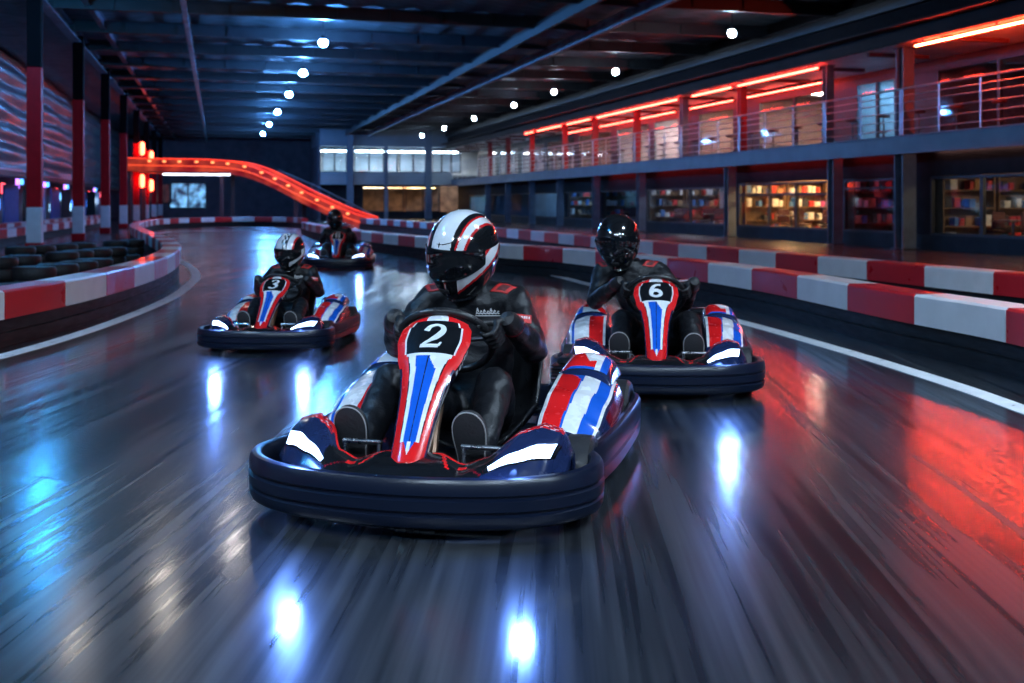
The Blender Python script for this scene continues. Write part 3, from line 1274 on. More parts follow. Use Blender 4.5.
mb = MB()
mb.grid(clad, 160, 60)
struct(obj('wall_left_cladding', mb, [CLAD], solid=.03))

# left row of columns: white foot, red middle, shade painted dark on the red above
for k in range(8):
    y = 27.6 + 8.35 * k
    t = thing('hall_column', 'square steel column with red middle and white foot, %s of the left row' % ORD[k], 'column', (-4.1, y, 0), 0, 1, 'left row of hall columns')
    w = .155
    mb = MB()
    mb.box(-w, -w, 4.3, w, w, 6.25, 0, .012)
    obj('shaft', mb, [mat('column_shaded_top', (.004, .002, .003), .8, spec=.08, var=.2, scale=4)], t)
    mb = MB()
    mb.box(-w - .004, -w - .004, 1.05, w + .004, w + .004, 4.3, 0, .012)
    obj('red_section', mb, [mat('column_red_paint', (.46, .004, .010), .55, spec=.15, var=.12, scale=5)], t)
    mb = MB()
    mb.box(-w - .008, -w - .008, .22, w + .008, w + .008, 1.05, 0, .012)
    obj('white_section', mb, [mat('column_white_paint', (.62, .63, .68), .45, var=.1, scale=5)], t)
    mb = MB()
    mb.box(-w - .03, -w - .03, 0, w + .03, w + .03, .22, 0, .015)
    obj('red_foot', mb, [MATS['column_red_paint']], t)

# painted track lines
LINE = mat('track_line_paint', (.85, .86, .88), .35, var=.12, scale=9, rvar=.1)


def line(name, pix, w=.072):
    P = spline([(*gp(x, y), 0) for x, y in pix], .12)
    mb = MB()
    sweep2d(mb, P, [(-w, .0005), (-w, .004), (w, .004), (w, .0005)])
    o = obj(name, mb, [LINE])
    o['kind'] = 'structure'
    return o


line('trim_1', [(1700, 680), (1350, 535), (1150, 455), (1024, 410), (950, 384), (850, 353), (741, 322), (660, 302), (587, 284), (540, 272), (500, 265), (440, 255), (390, 247), (350, 241), (322, 236), (308, 232)])
line('trim_2', [(-650, 540), (-300, 431), (-120, 383), (0, 357), (100, 327), (167, 300), (190, 284), (196, 276), (191, 268), (180, 261), (165, 253), (150, 245), (147, 239), (156, 234), (180, 231.5), (240, 230.5), (296, 231)])

# ------------------------------------------------------------------ barriers
BRED = mat('barrier_red_plastic', (.60, .014, .022), .34, coat=.3, var=.08, scale=4, rvar=.08)
BWHI = mat('barrier_white_plastic', (.82, .82, .84), .36, coat=.3, var=.06, scale=4, rvar=.08)
BSK = mat('barrier_skirt_rubber', (.010, .011, .013), .6, spec=.25, bump=.25, scale=5, stretch=(1, 1, 6), rvar=.1)


def barrier(label, pts, side, first_red=True, blk=1.12, group=None, skirt=.225, top=.455, off=0.0):
    """pts: foot of the face towards the track; side: +1 when the body lies to the right of travel"""
    a0, a1 = Vector(pts[0]), Vector(pts[1])
    lead = a0 + (a0 - a1).normalized() * (4 * blk)         # carried on past the frame edge
    P = spline([(lead.x, lead.y, 0)] + [(x, y, 0) for x, y in pts], .10)
    c = P[len(P) // 2]
    t = thing('track_barrier', label, 'barrier', (c.x, c.y, 0), 0, 1, group)
    Q = [p - Vector((c.x, c.y, 0)) for p in P]
    D = .30

    def pr(o0, o1, z0, z1, b=.018):
        q = [(o0, z0), (o0, z1 - b), (o0 + b, z1), (o1 - b, z1), (o1, z1 - b), (o1, z0)]
        return [(o * side, z) for o, z in q]
    mb = MB()
    sweep2d(mb, Q, [(.03 * side, .0), (.03 * side, skirt * .48), (.042 * side, skirt * .50), (.042 * side, skirt * .54), (.03 * side, skirt * .56), (.03 * side, skirt), ((D - .02) * side, skirt), ((D - .02) * side, 0)])
    obj('skirt', mb, [BSK], t)
    d = [0]
    for a, b in zip(Q, Q[1:]):
        d.append(d[-1] + (b - a).length)

    def at(L):
        for i in range(len(d) - 1):
            if d[i + 1] >= L:
                f = (L - d[i]) / max(d[i + 1] - d[i], 1e-6)
                return Q[i].lerp(Q[i + 1], f)
        return Q[-1]
    n = int((d[-1] - off) / blk)
    for k in range(n):
        seg = [at(blk * k + off + .006 + (blk - .012) * j / 8) for j in range(9)]
        mb = MB()
        sweep2d(mb, seg, pr(0, D, skirt, top))
        red = (k % 2 == 0) == first_red
        obj('red_block' if red else 'white_block', mb, [BRED if red else BWHI], t)
    return t


right_px = [(1340, 545), (1150, 437), (1024, 382), (883, 346), (760, 313), (660, 293), (560, 277), (500, 271), (430, 260), (375, 252), (340, 245), (312, 238.5), (300, 234)]
barrier('red and white barrier with dark skirt along the right edge of the track', [gp(x, y) for x, y in right_px], 1, True, off=.28)
barrier('second red and white barrier, behind and parallel to the right one', [(7.57, 5), (7.57, 12), (7.55, 20), (7.5, 28), (7.3, 36), (6.9, 44), (6.2, 50)], 1, False)
left_px = [(-260, 424), (-100, 377), (0, 349), (60, 333), (110, 317), (150, 301), (172, 288), (181, 276), (177, 266), (165, 257), (150, 248), (141, 241.5), (140, 237), (148, 232.5), (165, 229), (200, 227), (240, 226), (285, 226.5), (302, 228)]
barrier('red and white barrier curving round the left bend and across the far end', [gp(x, y) for x, y in left_px], -1, True, off=.78)
barrier('low red and white barrier on the far side of the left infield', [(-7.0, 26), (-6.9, 36), (-6.8, 46), (-6.7, 58), (-6.6, 72)], -1, True, 1.3)
barrier('red and white barrier behind the left columns, closer to them', [(-5.6, 24), (-5.4, 32), (-5.3, 42), (-5.2, 54)], -1, False, 1.3)

# tyres lying in the infield inside the left bend
TY = mat('old_tyre_rubber', (.014, .014, .016), .6, bump=.3, scale=30, rvar=.1)
mb = MB()
R_, h = .27, .085
mb.lathe([(-h * .8, R_ * .55), (-h, R_ * .72), (-h * .9, R_ * .92), (-h * .5, R_), (h * .5, R_), (h * .9, R_ * .92), (h, R_ * .72), (h * .8, R_ * .55), (0, R_ * .62)], (0, 0, 0), 'z', 26)
tyre0 = mb.mesh('tyre', [TY])
cnt = 0
for row, (xa, ya, xb, yb, n) in enumerate((((0, 300, 120, 277, 17)), (-10, 281, 132, 263, 21), (10, 266, 140, 254, 22))):
    A, B = Vector((*gp(xa, ya), 0)), Vector((*gp(xb, yb), 0))
    L = (B - A).length
    n = int(L / .60)
    for i in range(n):
        p = A.lerp(B, (i + .5) / n)
        for st in range(2 if (i * 7 + row) % 5 else 1):
            o = bpy.data.objects.new('tyre', tyre0)
            COL.objects.link(o)
            o.location = p + Vector((random.uniform(-.03, .03), random.uniform(-.03, .03), .0865 + st * .172))
            o.rotation_euler = (0, 0, random.random() * 6)
            tag(o, 'black tyre lying in the stacked rows inside the left bend', 'tyre', 'tyre rows in the left infield')

# ------------------------------------------------------------------ ceiling lamps
def lamp(x, y, z, label, col, es, r, group):
    t = thing('ceiling_lamp', label, 'lamp', (x, y, z), 0, 1, group)
    mb = MB()
    mb.lathe([(.16, .0005), (.16, r * .45), (.06, r * .72), (.03, r * .74), (.03, .0005)], (0, 0, 0), 'z', 20, 0, False)
    obj('housing', mb, [DSTEEL], t)
    mb = MB()
    mb.ell((0, 0, -.06), (r * .98, r * .98, .11), 20, 10)
    obj('diffuser', mb, [emis('lamp_%s' % group.split()[0], col, es)], t)
    mb = MB()
    mb.tube([(0, 0, .15), (0, 0, ZC - z - .01)], .012, 6)
    obj('stem', mb, [DSTEEL], t)


CB, CW = (.10, .38, 1.0), (.60, .80, 1.0)
for i, y in enumerate((31.5, 39.0, 46.8, 56.0, 65.0, 74.0)):
    lamp(2.9, y, 5.75, 'round bright blue-white lamp in the left ceiling row, %s' % ORD[i], CB, 1500, .13, 'blue ceiling lamps')
for i, y in enumerate((26.9, 35.8, 43.0, 49.3, 57.5, 65.5, 73.0)):
    lamp(13.3, y, 5.75, 'round pale white lamp in the right ceiling row, %s' % ORD[i], CW, 130, .11, 'white ceiling lamps')
lamp(-3.6, 25.2, 5.75, 'round cyan ceiling lamp beside the nearest left column', (.05, .42, 1.0), 330, .22, 'cyan ceiling lamps')
lamp(-3.3, 6.0, 5.75, 'added cyan key light above the near left barrier', (.05, .42, 1.0), 330, .22, 'cyan ceiling lamps')  # unseen lamp added as a blue key from the left
for i, (x, y) in enumerate(((-2.2, 18.6), (-.9, 20.2), (.3, 23.4))):
    lamp(x, y, 5.75, 'round warm white lamp over the near track, %s' % ORD[i], (1.0, .90, .80), (45, 50, 55)[i], .14, ('warm', 'creamy', 'ivory')[i] + ' ceiling lamps')
for i, (x, y) in enumerate(((-3.0, -2.2), (.2, -3.2), (3.2, -2.2), (6.4, -3.0), (5.4, 3.6), (-4.4, 3.8))):  # unseen lights added to brighten the karts and barriers
    t = thing('added_fill_light', 'added cool white fill light, %s' % ('leftmost of the front row', 'second of the front row from the left', 'third of the front row from the left', 'rightmost of the front row', 'above the near right barrier', 'above the near left barrier')[i], 'lamp', (x, y, 5.6), 0, 1, 'added fill lights')
    mb = MB()
    mb.box(-.50, -.17, 0, .50, .17, .09, 0, .012)
    obj('housing', mb, [DSTEEL], t)
    mb = MB()
    mb.box(-.47, -.14, -.02, .47, .14, 0)
    obj('diffuser', mb, [emis('fill_light_glow', (.60, .79, 1.0), 420)], t)
    for s in (-.4, .4):
        mb = MB()
        mb.tube([(s, 0, .09), (s, 0, .88)], .008, 6)
        obj('hanger', mb, [DSTEEL], t)


# ------------------------------------------------------------------ mezzanine building on the right
FASC = mat('fascia_paint', (.13, .18, .25), .45, var=.15, scale=1.5)
COLP = mat('steel_column_paint', (.10, .13, .19), .45, var=.2, scale=3)
FRM = mat('window_frame_paint', (.025, .026, .03), .4, rvar=.1)
KICK = mat('kick_wall_panel', (.022, .027, .036), .6, spec=.2, var=.25, scale=2)
RAIL = mat('rail_steel', (.42, .46, .52), .35, metal=.7, rvar=.1, scale=20)
GLASS = glass_mat('window_glass')
ROOMW = mat('room_wall', (.42, .33, .24), .7, var=.25, scale=1.2)
ROOMB = mat('room_wall_cool', (.20, .24, .30), .7, var=.25, scale=1.2)
ROOMF = mat('room_floor', (.12, .08, .06), .5, var=.2, scale=3)
Y0, Y1 = 9.0, 79.0
ZD0, ZD1 = 2.36, 2.82
mb = MB()
mb.box(XE + .12, Y0, ZD0 + .12, 23.9, Y1, ZD1 - .02)
struct(obj('floor_mezzanine', mb, [mat('deck_concrete', (.09, .09, .10), .7, var=.2, scale=2)]))
mb = MB()
for z0, z1, x0 in ((ZD0, ZD0 + .03, XE - .05), (ZD0 + .03, ZD1 - .03, XE), (ZD1 - .03, ZD1, XE - .05)):
    mb.box(x0, Y0, z0, XE + .12, Y1, z1)
struct(obj('trim_3', mb, [FASC]))
XG = 18.7
# roof over the gallery
mb = MB()
mb.box(XE - .35, Y0, 5.02, 23.9, Y1, 5.14)
struct(obj('ceiling_gallery', mb, [mat('gallery_soffit', (.85, .78, .78), .45, var=.25, scale=1.5)]))
mb = MB()
mb.box(XE - .40, Y0, 5.0, XE - .352, Y1, 5.34)
mb.box(XE - .80, Y0, 5.34, XE - .30, Y1, 5.38)
struct(obj('trim_4', mb, [mat('roof_edge_paint', (.03, .022, .026), .7, spec=.12, var=.2, scale=1.5)]))
for k in range(24):
    y = Y0 + 1 + k * 3.0
    mb = MB()
    mb.box(XE - .1, y - .05, 4.92, 18.0, y + .05, 5.02)
    struct(obj('ceiling_beam', mb, [mat('gallery_beam', (.16, .05, .05), .45, var=.2)]))
mb = MB()
mb.box(XE - .3, Y0, 5.36, XE - .15, Y1, ZC)
struct(obj('wall_bulkhead', mb, [mat('bulkhead_paint', (.012, .011, .014), .8, spec=.08, var=.2)]))

# lower columns and upper posts
CR = mat('column_red_side', (.30, .02, .025), .45, var=.2, scale=3)


def ibeam(name, label, x, y, z0, z1, w, m_, group, base=True):
    t = thing(name, label, 'column', (x, y, z0), 0, 1, group)
    H = z1 - z0
    mb = MB()
    mb.box(-w, -w, 0, w, -w * .72, H)
    mb.box(-w, w * .72, 0, w, w, H)
    mb.box(-w * .14, -w * .72, 0, w * .14, w * .72, H)
    obj('shaft', mb, [m_], t)
    mb = MB()
    mb.box(-w * 1.35, -w * 1.35, 0, w * 1.35, w * 1.35, .025, 0, .005)
    obj('base_plate', mb, [DSTEEL], t)
    mb = MB()
    mb.box(-w * 1.2, -w * 1.2, H - .03, w * 1.2, w * 1.2, H)
    obj('cap_plate', mb, [m_], t)
    return t


low = [905, 835, 730, 641, 596, 560, 532, 508, 488]
for i, px in enumerate(low):
    ibeam('steel_column', 'steel column holding up the mezzanine deck, %s' % ORD[i], XE + .30, y_at(px, XE + .30), 0, ZD0 + .12, .19 if i == 0 else .15, COLP, 'lower steel columns')
up = [(905, COLP, .16), (828, COLP, .12), (742, CR, .12), (684, COLP, .12), (637, CR, .12), (595, CR, .12), (565, CR, .12), (532, CR, .12), (508, CR, .12), (490, CR, .12)]
for i, (px, m_, w) in enumerate(up):
    ibeam('gallery_post', '%s post on the gallery edge, %s' % ('grey steel' if m_ is COLP else 'red lit steel', ORD[i]), XE + .28, y_at(px, XE + .28), ZD1 - .02, 5.02, w, m_, 'gallery posts')

# railing: one run between each two gallery posts
bays = [Y0 + .2] + sorted(y_at(px, XE + .1) for px, _, _ in up) + [Y1 - .3]
for i in range(len(bays) - 1):
    a, b = bays[i] + .02, bays[i + 1] - .02
    t = thing('gallery_railing', 'pale steel railing run along the gallery edge, %s to the camera' % ORD[i], 'railing', (XE + .0, a, ZD1), 0, 1, 'gallery railings')
    L = b - a
    mb = MB()
    mb.tube([(0, 0, 1.14), (0, L, 1.14)], .028, 8)
    obj('top_rail', mb, [RAIL], t)
    for z in (.14, .36, .58, .80, .97):
        mb = MB()
        mb.tube([(0, 0, z), (0, L, z)], .014, 6)
        obj('rail', mb, [RAIL], t)
    n = max(1, round(L / 1.5))
    for k in range(n + 1):
        mb = MB()
        y = min(max(L * k / n, .03), L - .03)
        mb.box(-.012, y - .025, 0, .012, y + .025, 1.12)
        obj('baluster', mb, [RAIL], t)

# red LED tubes under the roof edge
LEDR = emis('red_led', (1.0, .05, .03), 26)
LEDW = emis('white_led', (1.0, .55, .45), 10)
leds = [(915, 1100), (738, 818), (692, 731), (597, 677), (567, 590), (537, 561), (525, 533)]
for i, (a, b) in enumerate(leds):
    x = XE - .28
    ya, yb = y_at(b, x), y_at(a, x)
    t = thing('ceiling_led_tube', 'glowing red LED tube under the gallery roof edge, %s' % ORD[i], 'light', (x, (ya + yb) / 2, 4.965), 0, 1, 'red LED tubes')
    L = (yb - ya) / 2
    mb = MB()
    mb.box(-.018, -L, .03, .018, L, .055)
    for q in (-.9, 0, .9):
        mb.box(-.012, q * L - .02, -.07, .012, q * L + .02, .03)
    obj('channel', mb, [FRM], t)
    mb = MB()
    mb.tube([(0, -L + .02, -.085), (0, L - .02, -.085)], .021 if i == 0 else .028, 8)
    obj('glow_tube', mb, [emis('red_led_bright', (1.0, .060, .020), 260) if i == 0 else emis('red_led_core', (1.0, .05, .03), 36)], t)
for a, b, c in ((935, 1100, 'white and red LED tube under the deck edge at the far right'),):
    x = XE + .7
    ya, yb = y_at(b, x), y_at(a, x)
    t = thing('ceiling_led_tube', c, 'light', (x, (ya + yb) / 2, ZD0 + .08), 0, 1)
    L = (yb - ya) / 2
    mb = MB()
    mb.box(-.04, -L, .012, .04, L, .04)
    obj('channel', mb, [FRM], t)
    mb = MB()
    mb.tube([(0, -L + .02, 0), (0, L - .02, 0)], .022, 8)
    obj('glow_tube', mb, [LEDW], t)

for i, (a, b) in enumerate(((740, 824), (690, 733), (600, 675), (568, 592))):  # tubes added to redden the soffit, thin so they barely show
    x = XG - .5
    ya, yb = y_at(b, x), y_at(a, x)
    t = thing('ceiling_led_tube', 'added inner red LED tube reddening the gallery soffit, %s' % ORD[i], 'light', (x, (ya + yb) / 2, 4.90), 0, 1, 'added inner red LED tubes')
    L = (yb - ya) / 2
    mb = MB()
    mb.box(-.03, -L, .02, .03, L, .12)
    obj('channel', mb, [FRM], t)
    mb = MB()
    mb.tube([(0, -L + .02, .0), (0, L - .02, .0)], .011, 8)
    obj('glow_tube', mb, [emis('red_led_inner', (1.0, .045, .03), 80)], t)
for i, (a, b) in enumerate(((845, 897), (742, 828), (650, 725), (604, 634))):
    x = XE + .50
    ya, yb = y_at(b, x), y_at(a, x)
    t = thing('ceiling_led_tube', 'red LED tube tucked under the deck behind its edge, %s' % ORD[i], 'light', (x, (ya + yb) / 2, ZD0 + .08), 0, 1, 'red LED tubes under the deck')
    L = (yb - ya) / 2
    mb = MB()
    mb.box(-.03, -L, .02, .03, L, .04)
    obj('channel', mb, [FRM], t)
    mb = MB()
    mb.tube([(0, -L + .02, 0), (0, L - .02, 0)], .02, 8)
    obj('glow_tube', mb, [emis('red_led_low', (1.0, .04, .04), 15)], t)

# lower facade: kick walls, windows and what stands behind them
XF = 17.1
WN_ = [0]


def window(px0, px1, z0, z1, muls=(), transom=None, X=XF, frame=FRM, glass=GLASS):
    WN_[0] += 1
    ya, yb = y_at(px1, X), y_at(px0, X)
    t = bpy.data.objects.new('window_%d' % WN_[0], None)
    COL.objects.link(t)
    t.location = (X, ya, z0)
    struct(t)
    L, H = yb - ya, z1 - z0
    mb = MB()
    w = .06
    for (a, b, c, d) in ((0, L, 0, w), (0, L, H - w, H), (0, w, w, H - w), (L - w, L, w, H - w)):
        mb.box(-.05, a, c, .05, b, d)
    for px in muls:
        y = y_at(px, X) - ya
        mb.box(-.045, y - .05, w, .045, y + .05, H - w)
    if transom:
        mb.box(-.045, w, transom - z0 - .03, .045, L - w, transom - z0 + .03)
    obj('frame', mb, [frame], t)
    mb = MB()
    mb.box(-.006, w, w, .006, L - w, H - w)
    obj('pane', mb, [glass], t)
    return ya, yb


lw = [(932, 1110, .36, 1.80, (983, 1052), None), (845, 897, .36, 1.80, (), 1.55), (740, 833, .36, 1.80, (770, 797), 1.42), (648, 727, .36, 1.72, (691,), None), (598, 638, .36, 1.70, (), None),
      (562, 593, .36, 1.70, (), None), (534, 558, .36, 1.70, (), None), (510, 530, .36, 1.70, (), None), (490, 506, .36, 1.70, (), None), (470, 487, .36, 1.70, (), None)]
edges = []
for w_ in lw:
    edges.append((window(*w_), w_[2], w_[3]))
edges.sort()
mb = MB()
mb.box(XF - .09, Y0, 0, XF + .08, Y1, .36, 0)
struct(obj('wall_kick', mb, [KICK]))
mb = MB()
mb.box(XF - .06, Y0, 1.82, XF + .06, Y1, ZD0 + .12, 0)
prev = Y0
for (ya, yb), z0, z1 in edges:
    if ya > prev:
        mb.box(XF - .05, prev, .36, XF + .05, ya, 1.82)
    if z1 < 1.80:
        mb.box(XF - .05, ya, z1, XF + .05, yb, 1.82)
    prev = yb
mb.box(XF - .05, prev, .36, XF + .05, Y1, 1.82)
struct(obj('wall_facade', mb, [mat('facade_panel', (.016, .014, .018), .7, spec=.15, var=.25, scale=2)]))

# rooms behind the lower windows
WARM, COOL, REDL, TEAL = (1.0, .50, .16), (.45, .75, 1.0), (1.0, .06, .10), (.35, .85, 1.0)
rooms = [(926, 1125, ROOMW, (1.0, .60, .28), 60), (840, 926, mat('room_wall_red', (.32, .05, .06), .6, var=.3), REDL, 16), (735, 840, ROOMW, WARM, 180), (643, 735, ROOMB, (.8, .72, .7), 50), (595, 643, ROOMB, COOL, 16),
         (560, 595, ROOMB, COOL, 50), (531, 560, ROOMB, COOL, 34), (488, 531, ROOMB, COOL, 4), (466, 488, ROOMB, TEAL, 60)]
wood = mat('table_wood', (.16, .09, .05), .45, var=.3, scale=6)
dark = mat('chair_dark_fabric', (.06, .015, .02), .6, var=.3, scale=10)


tabT, tabL = MB(), MB()
tabT.box(-.36, -.36, .71, .36, .36, .75, 0, .01)
tabL.lathe([(.0, .0005), (0, .26), (.02, .24), (.04, .04), (.68, .035), (.71, .10), (.71, .0005)], (0, 0, 0), 'z', 16, 0, False)
tabT, tabL = tabT.mesh('table_top', [wood]), tabL.mesh('pedestal', [DSTEEL])
chS, chB, chL = MB(), MB(), MB()
chS.box(-.22, -.22, .43, .22, .22, .49, 0, .02)
chB.box(-.22, .18, .52, .22, .23, .95, 0, .02)
chL.tube([(0, 0, 0), (0, 0, .44)], .016, 8)
chS, chB, chL = chS.mesh('seat', [dark]), chB.mesh('backrest', [dark]), chL.mesh('leg', [DSTEEL])
goods = []
for nm, c_ in (('carton_brown', (.35, .20, .10)), ('carton_red', (.5, .03, .03)), ('carton_dark', (.03, .03, .04)), ('carton_white', (.6, .6, .6)), ('carton_blue', (.05, .15, .4))):
    mb = MB()
    mb.box(-.11, -.095, 0, .11, .095, .22, 0, .012)
    mb.box(-.115, -.10, .18, .115, .10, .225, 0, .008)
    goods.append(mb.mesh('storage_box', [mat(nm, c_, .6, var=.2)]))
nroom = [0]
MANNED = [0]


def put(mesh, name, parent, loc):
    o = bpy.data.objects.new(name, mesh)
    COL.objects.link(o)
    o.parent = parent
    o.location = loc
    return o


def furnish(ya, yb, x, where, grp):
    """a row of small tables with chairs standing behind the glass"""
    n = max(1, int((yb - ya) / 2.1))
    for k in range(n):
        y = ya + (yb - ya) * (k + .5) / n
        t = thing('cafe_table', 'small square wooden table %s, %s' % (where, ORD[k]), 'table', (x, y, 0), 0, 1, 'tables ' + grp)
        put(tabT, 'table_top', t, (0, 0, 0))
        put(tabL, 'pedestal', t, (0, 0, 0))
        for s, rz, wd in ((-1, 0, 'near'), (1, PI, 'far')):
            c = thing('cafe_chair', 'dark red chair %s, %s side of the %s table' % (where, wd, ORD[k]), 'chair', (x + random.uniform(-.1, .1), y - s * .66, 0), rz + random.uniform(-.25, .25) + PI, 1, 'chairs ' + grp)
            put(chS, 'seat', c, (0, 0, 0))
            put(chB, 'backrest', c, (0, 0, 0))
            for lx in (-.18, .18):
                for ly in (-.18, .18):
                    put(chL, 'leg', c, (lx, ly, 0))


names = ['in the rightmost room', 'in the red room', 'in the orange room', 'left of the orange room', 'in the dim room', 'in the blue room', 'in the second blue room', 'in the end room', 'in the teal room']
for i, (a, b, wm, lc, es) in enumerate(rooms):
    ya, yb = y_at(b, XF), y_at(a, XF)
    mb = MB()
    mb.box(21.4, ya, 0, 21.5, yb, ZD0 + .1)
    mb.box(XF + .1, yb - .06, 0, 21.4, yb, ZD0 + .1)
    struct(obj('wall_room_%d' % (i + 1), mb, [wm]))
    L = yb - ya
    n = max(1, int(L / 3.2)) if i < 5 else 2
    for k in range(n):
        y = ya + L * (k + .5) / n
        for x in ((18.3, 20.2) if i < 4 else (18.8,)):
            t = thing('ceiling_panel_light', 'ceiling light panel %s, %s, %s' % (names[i], ORD[k], 'front' if x < 19 else 'rear'), 'light', (x, y, ZD0 - .06), 0, 1, 'panel lights ' + names[i])
            mb = MB()
            mb.box(-.16, -.60, 0, .16, .60, .06, 0, .008)
            obj('housing', mb, [FRM], t)
            mb = MB()
            mb.box(-.14, -.57, -.012, .14, .57, .0, 0)
            obj('diffuser', mb, [emis('panel_light_%d' % i, lc, es)], t)
    mb = MB()
    mb.box(XF + .1, ya, 0, 21.4, yb - .06, .012)
    struct(obj('floor_room_%d' % (i + 1), mb, [ROOMF]))
    if i < 5:
        furnish(ya + .3, yb - .4, 18.2, names[i], names[i])
    # shelving with boxes along the end wall of each room, facing the window
    if i in (0, 1, 2, 3, 4, 5):
        for k, x in enumerate((18.0, 19.6) if i < 4 else (18.2,)):
            yy0 = yb - .32
            t = thing('display_shelf', 'tall shelf unit of boxes %s, %s' % (names[i], ('nearer the glass', 'farther from the glass')[k]), 'shelf', (x, yy0, 0), PI / 2, 1, 'shelves ' + names[i])
            mb = MB()
            mb.box(.19, -.75, 0, .21, .75, 1.9)
            obj('back_panel', mb, [wood], t)
            for s in (-.73, .73):
                mb = MB()
                mb.box(-.16, s - .02, 0, .19, s + .02, 1.9)
                obj('side_panel', mb, [wood], t)
            for z in (.1, .55, 1.0, 1.45, 1.86):
                mb = MB()
                mb.box(-.16, -.71, z, .19, .71, z + .03)
                obj('shelf_board', mb, [wood], t)
            for z in (.131, .581, 1.031, 1.481):
                yy = -.68
                while yy < .56:
                    wd_ = random.uniform(.10, .22)
                    if random.random() < .75 and yy + wd_ < .70:
                        o = put(goods[random.randrange(len(goods))], 'storage_box', None, (x - (yy + wd_ / 2), yy0 - .02, z))
                        o.rotation_euler = (0, 0, PI / 2)
                        o.scale = (1, wd_ / .2, random.uniform(.7, 1.3))
                        tag(o, 'small coloured box on the shelves %s' % names[i], 'box', 'shelf boxes ' + names[i])
                    yy += wd_ + .03

# gallery rooms: glazed front set back from the railing
XG = 18.7
mb = MB()
mb.box(21.9, Y0, ZD1, 22.0, Y1, 5.02)
struct(obj('wall_gallery_rear', mb, [mat('gallery_rear_wall', (.50, .42, .36), .7, var=.3, scale=1)]))
gl = [(938, 1110, (1000, 1060), None), (858, 897, (878,), (.20, .62, 1.0)), (760, 826, (795,), (1.0, .62, .40)), (700, 735, (), (1.0, .6, .4)), (655, 680, (), (1.0, .85, .75)), (618, 650, (634,), (1.0, .8, .7)), (580, 612, (), (1.0, .6, .4)),
      (548, 575, (), (.9, .7, .6)), (522, 545, (), (.8, .85, 1.0)), (500, 519, (), (.85, .95, 1.0)), (478, 497, (), (.9, .97, 1.0))]
ge = []
gstr = [0, 220, 240, 220, 400, 300, 220, 160, 260, 260, 260]
for i, (a, b, mu, lc) in enumerate(gl):
    ya, yb = window(a, b, ZD1 + .05, 4.75, mu, None, XG)
    ge.append((ya, yb))
    if lc is None:
        lc, es = (.5, .6, .8), 1.2
    else:
        es = gstr[i]
    n = max(1, min(3, int((yb - ya) / 3)))
    for k in range(n):
        y = ya + (yb - ya) * (k + .5) / n
        t = thing('ceiling_panel_light', 'ceiling panel behind the %s gallery window, %s one' % (ORD[i], ORD[k]), 'light', (20.0, y, 4.9), 0, 1, 'gallery panel lights %d' % (i + 1))
        mb = MB()
        mb.box(-.22, -.60, 0, .22, .60, .1, 0, .008)
        obj('housing', mb, [FRM], t)
        mb = MB()
        mb.box(-.20, -.57, -.012, .20, .57, .0, 0)
        obj('diffuser', mb, [emis('gallery_panel_%d' % i, lc, es)], t)
    mb = MB()
    mb.box(XG + .1, yb + .2, ZD1, 21.9, yb + .26, 5.0)
    struct(obj('wall_partition_%d' % (i + 1), mb, [mat('gallery_partition', (.16, .10, .09), .7, var=.2)]))
ge.sort()
mb = MB()
mb.box(XG - .06, Y0, 4.75, XG + .06, Y1, 5.02)
prev = Y0
for ya, yb in ge:
    if ya > prev:
        mb.box(XG - .05, prev, ZD1, XG + .05, ya, 4.75)
    prev = max(prev, yb)
mb.box(XG - .05, prev, ZD1, XG + .05, Y1, 4.75)
struct(obj('wall_gallery_front', mb, [mat('gallery_front_panel', (.05, .03, .035), .5, var=.25, scale=2)]))
# bar stools along the gallery glass
stS, stL, stR = MB(), MB(), MB()
stS.lathe([(.70, .0005), (.70, .16), (.73, .18), (.77, .17), (.78, .0005)], (0, 0, 0), 'z', 18, 0, False)
stL.lathe([(0, .0005), (0, .2), (.02, .19), (.035, .03), (.70, .025), (.70, .0005)], (0, 0, 0), 'z', 16, 0, False)
stR.tube([(.14 * math.cos(q), .14 * math.sin(q), .28) for q in [2 * PI * i / 20 for i in range(20)]], .01, 6, 0, True)
stS, stL, stR = stS.mesh('seat', [dark]), stL.mesh('pedestal', [DSTEEL]), stR.mesh('footrest', [DSTEEL])
for i in range(26):
    y = 22 + i * 1.55
    t = thing('bar_stool', 'dark red round bar stool by the gallery glass, behind the railing', 'stool', (17.75, y, ZD1 - .02), 0, 1, 'gallery bar stools')
    put(stS, 'seat', t, (0, 0, 0))
    put(stL, 'pedestal', t, (0, 0, 0))
    put(stR, 'footrest', t, (0, 0, 0))

# ------------------------------------------------------------------ far building facing the track
YFAR = 79.2


def x_at(px, Y):
    a, b = ray(px)
    return Y * a / b


xs0, xs1 = x_at(318, YFAR), 23.9
mb = MB()
mb.box(xs0, YFAR - 1.6, 2.45, XE + .1, YFAR + 6, 3.35)
struct(obj('floor_far_deck', mb, [mat('far_fascia_paint', (.34, .38, .42), .5, var=.12, scale=.8)]))
mb = MB()
mb.box(xs0, YFAR - 1.6, 5.15, xs1, YFAR + 6, ZC)
struct(obj('wall_far_upper', mb, [mat('far_bulkhead', (.16, .20, .25), .6, var=.2, scale=.6)]))
mb = MB()
mb.box(xs0, YFAR + 5.6, 3.3, xs1, YFAR + 5.8, 5.2)
struct(obj('wall_far_rear', mb, [mat('far_room_wall', (.55, .58, .58), .7, var=.25, scale=.7)]))
mb = MB()
mb.box(xs0, YFAR + 4.6, 0, xs1, YFAR + 4.8, 2.5)
struct(obj('wall_far_lower_rear', mb, [mat('far_lower_wall', (.20, .12, .08), .7, var=.6, scale=1.6)]))
mb = MB()
mb.box(xs0 - .1, YFAR - 1.6, 0, xs0 + .05, YFAR + 5.6, 5.2)
struct(obj('wall_far_side', mb, [DARKW]))
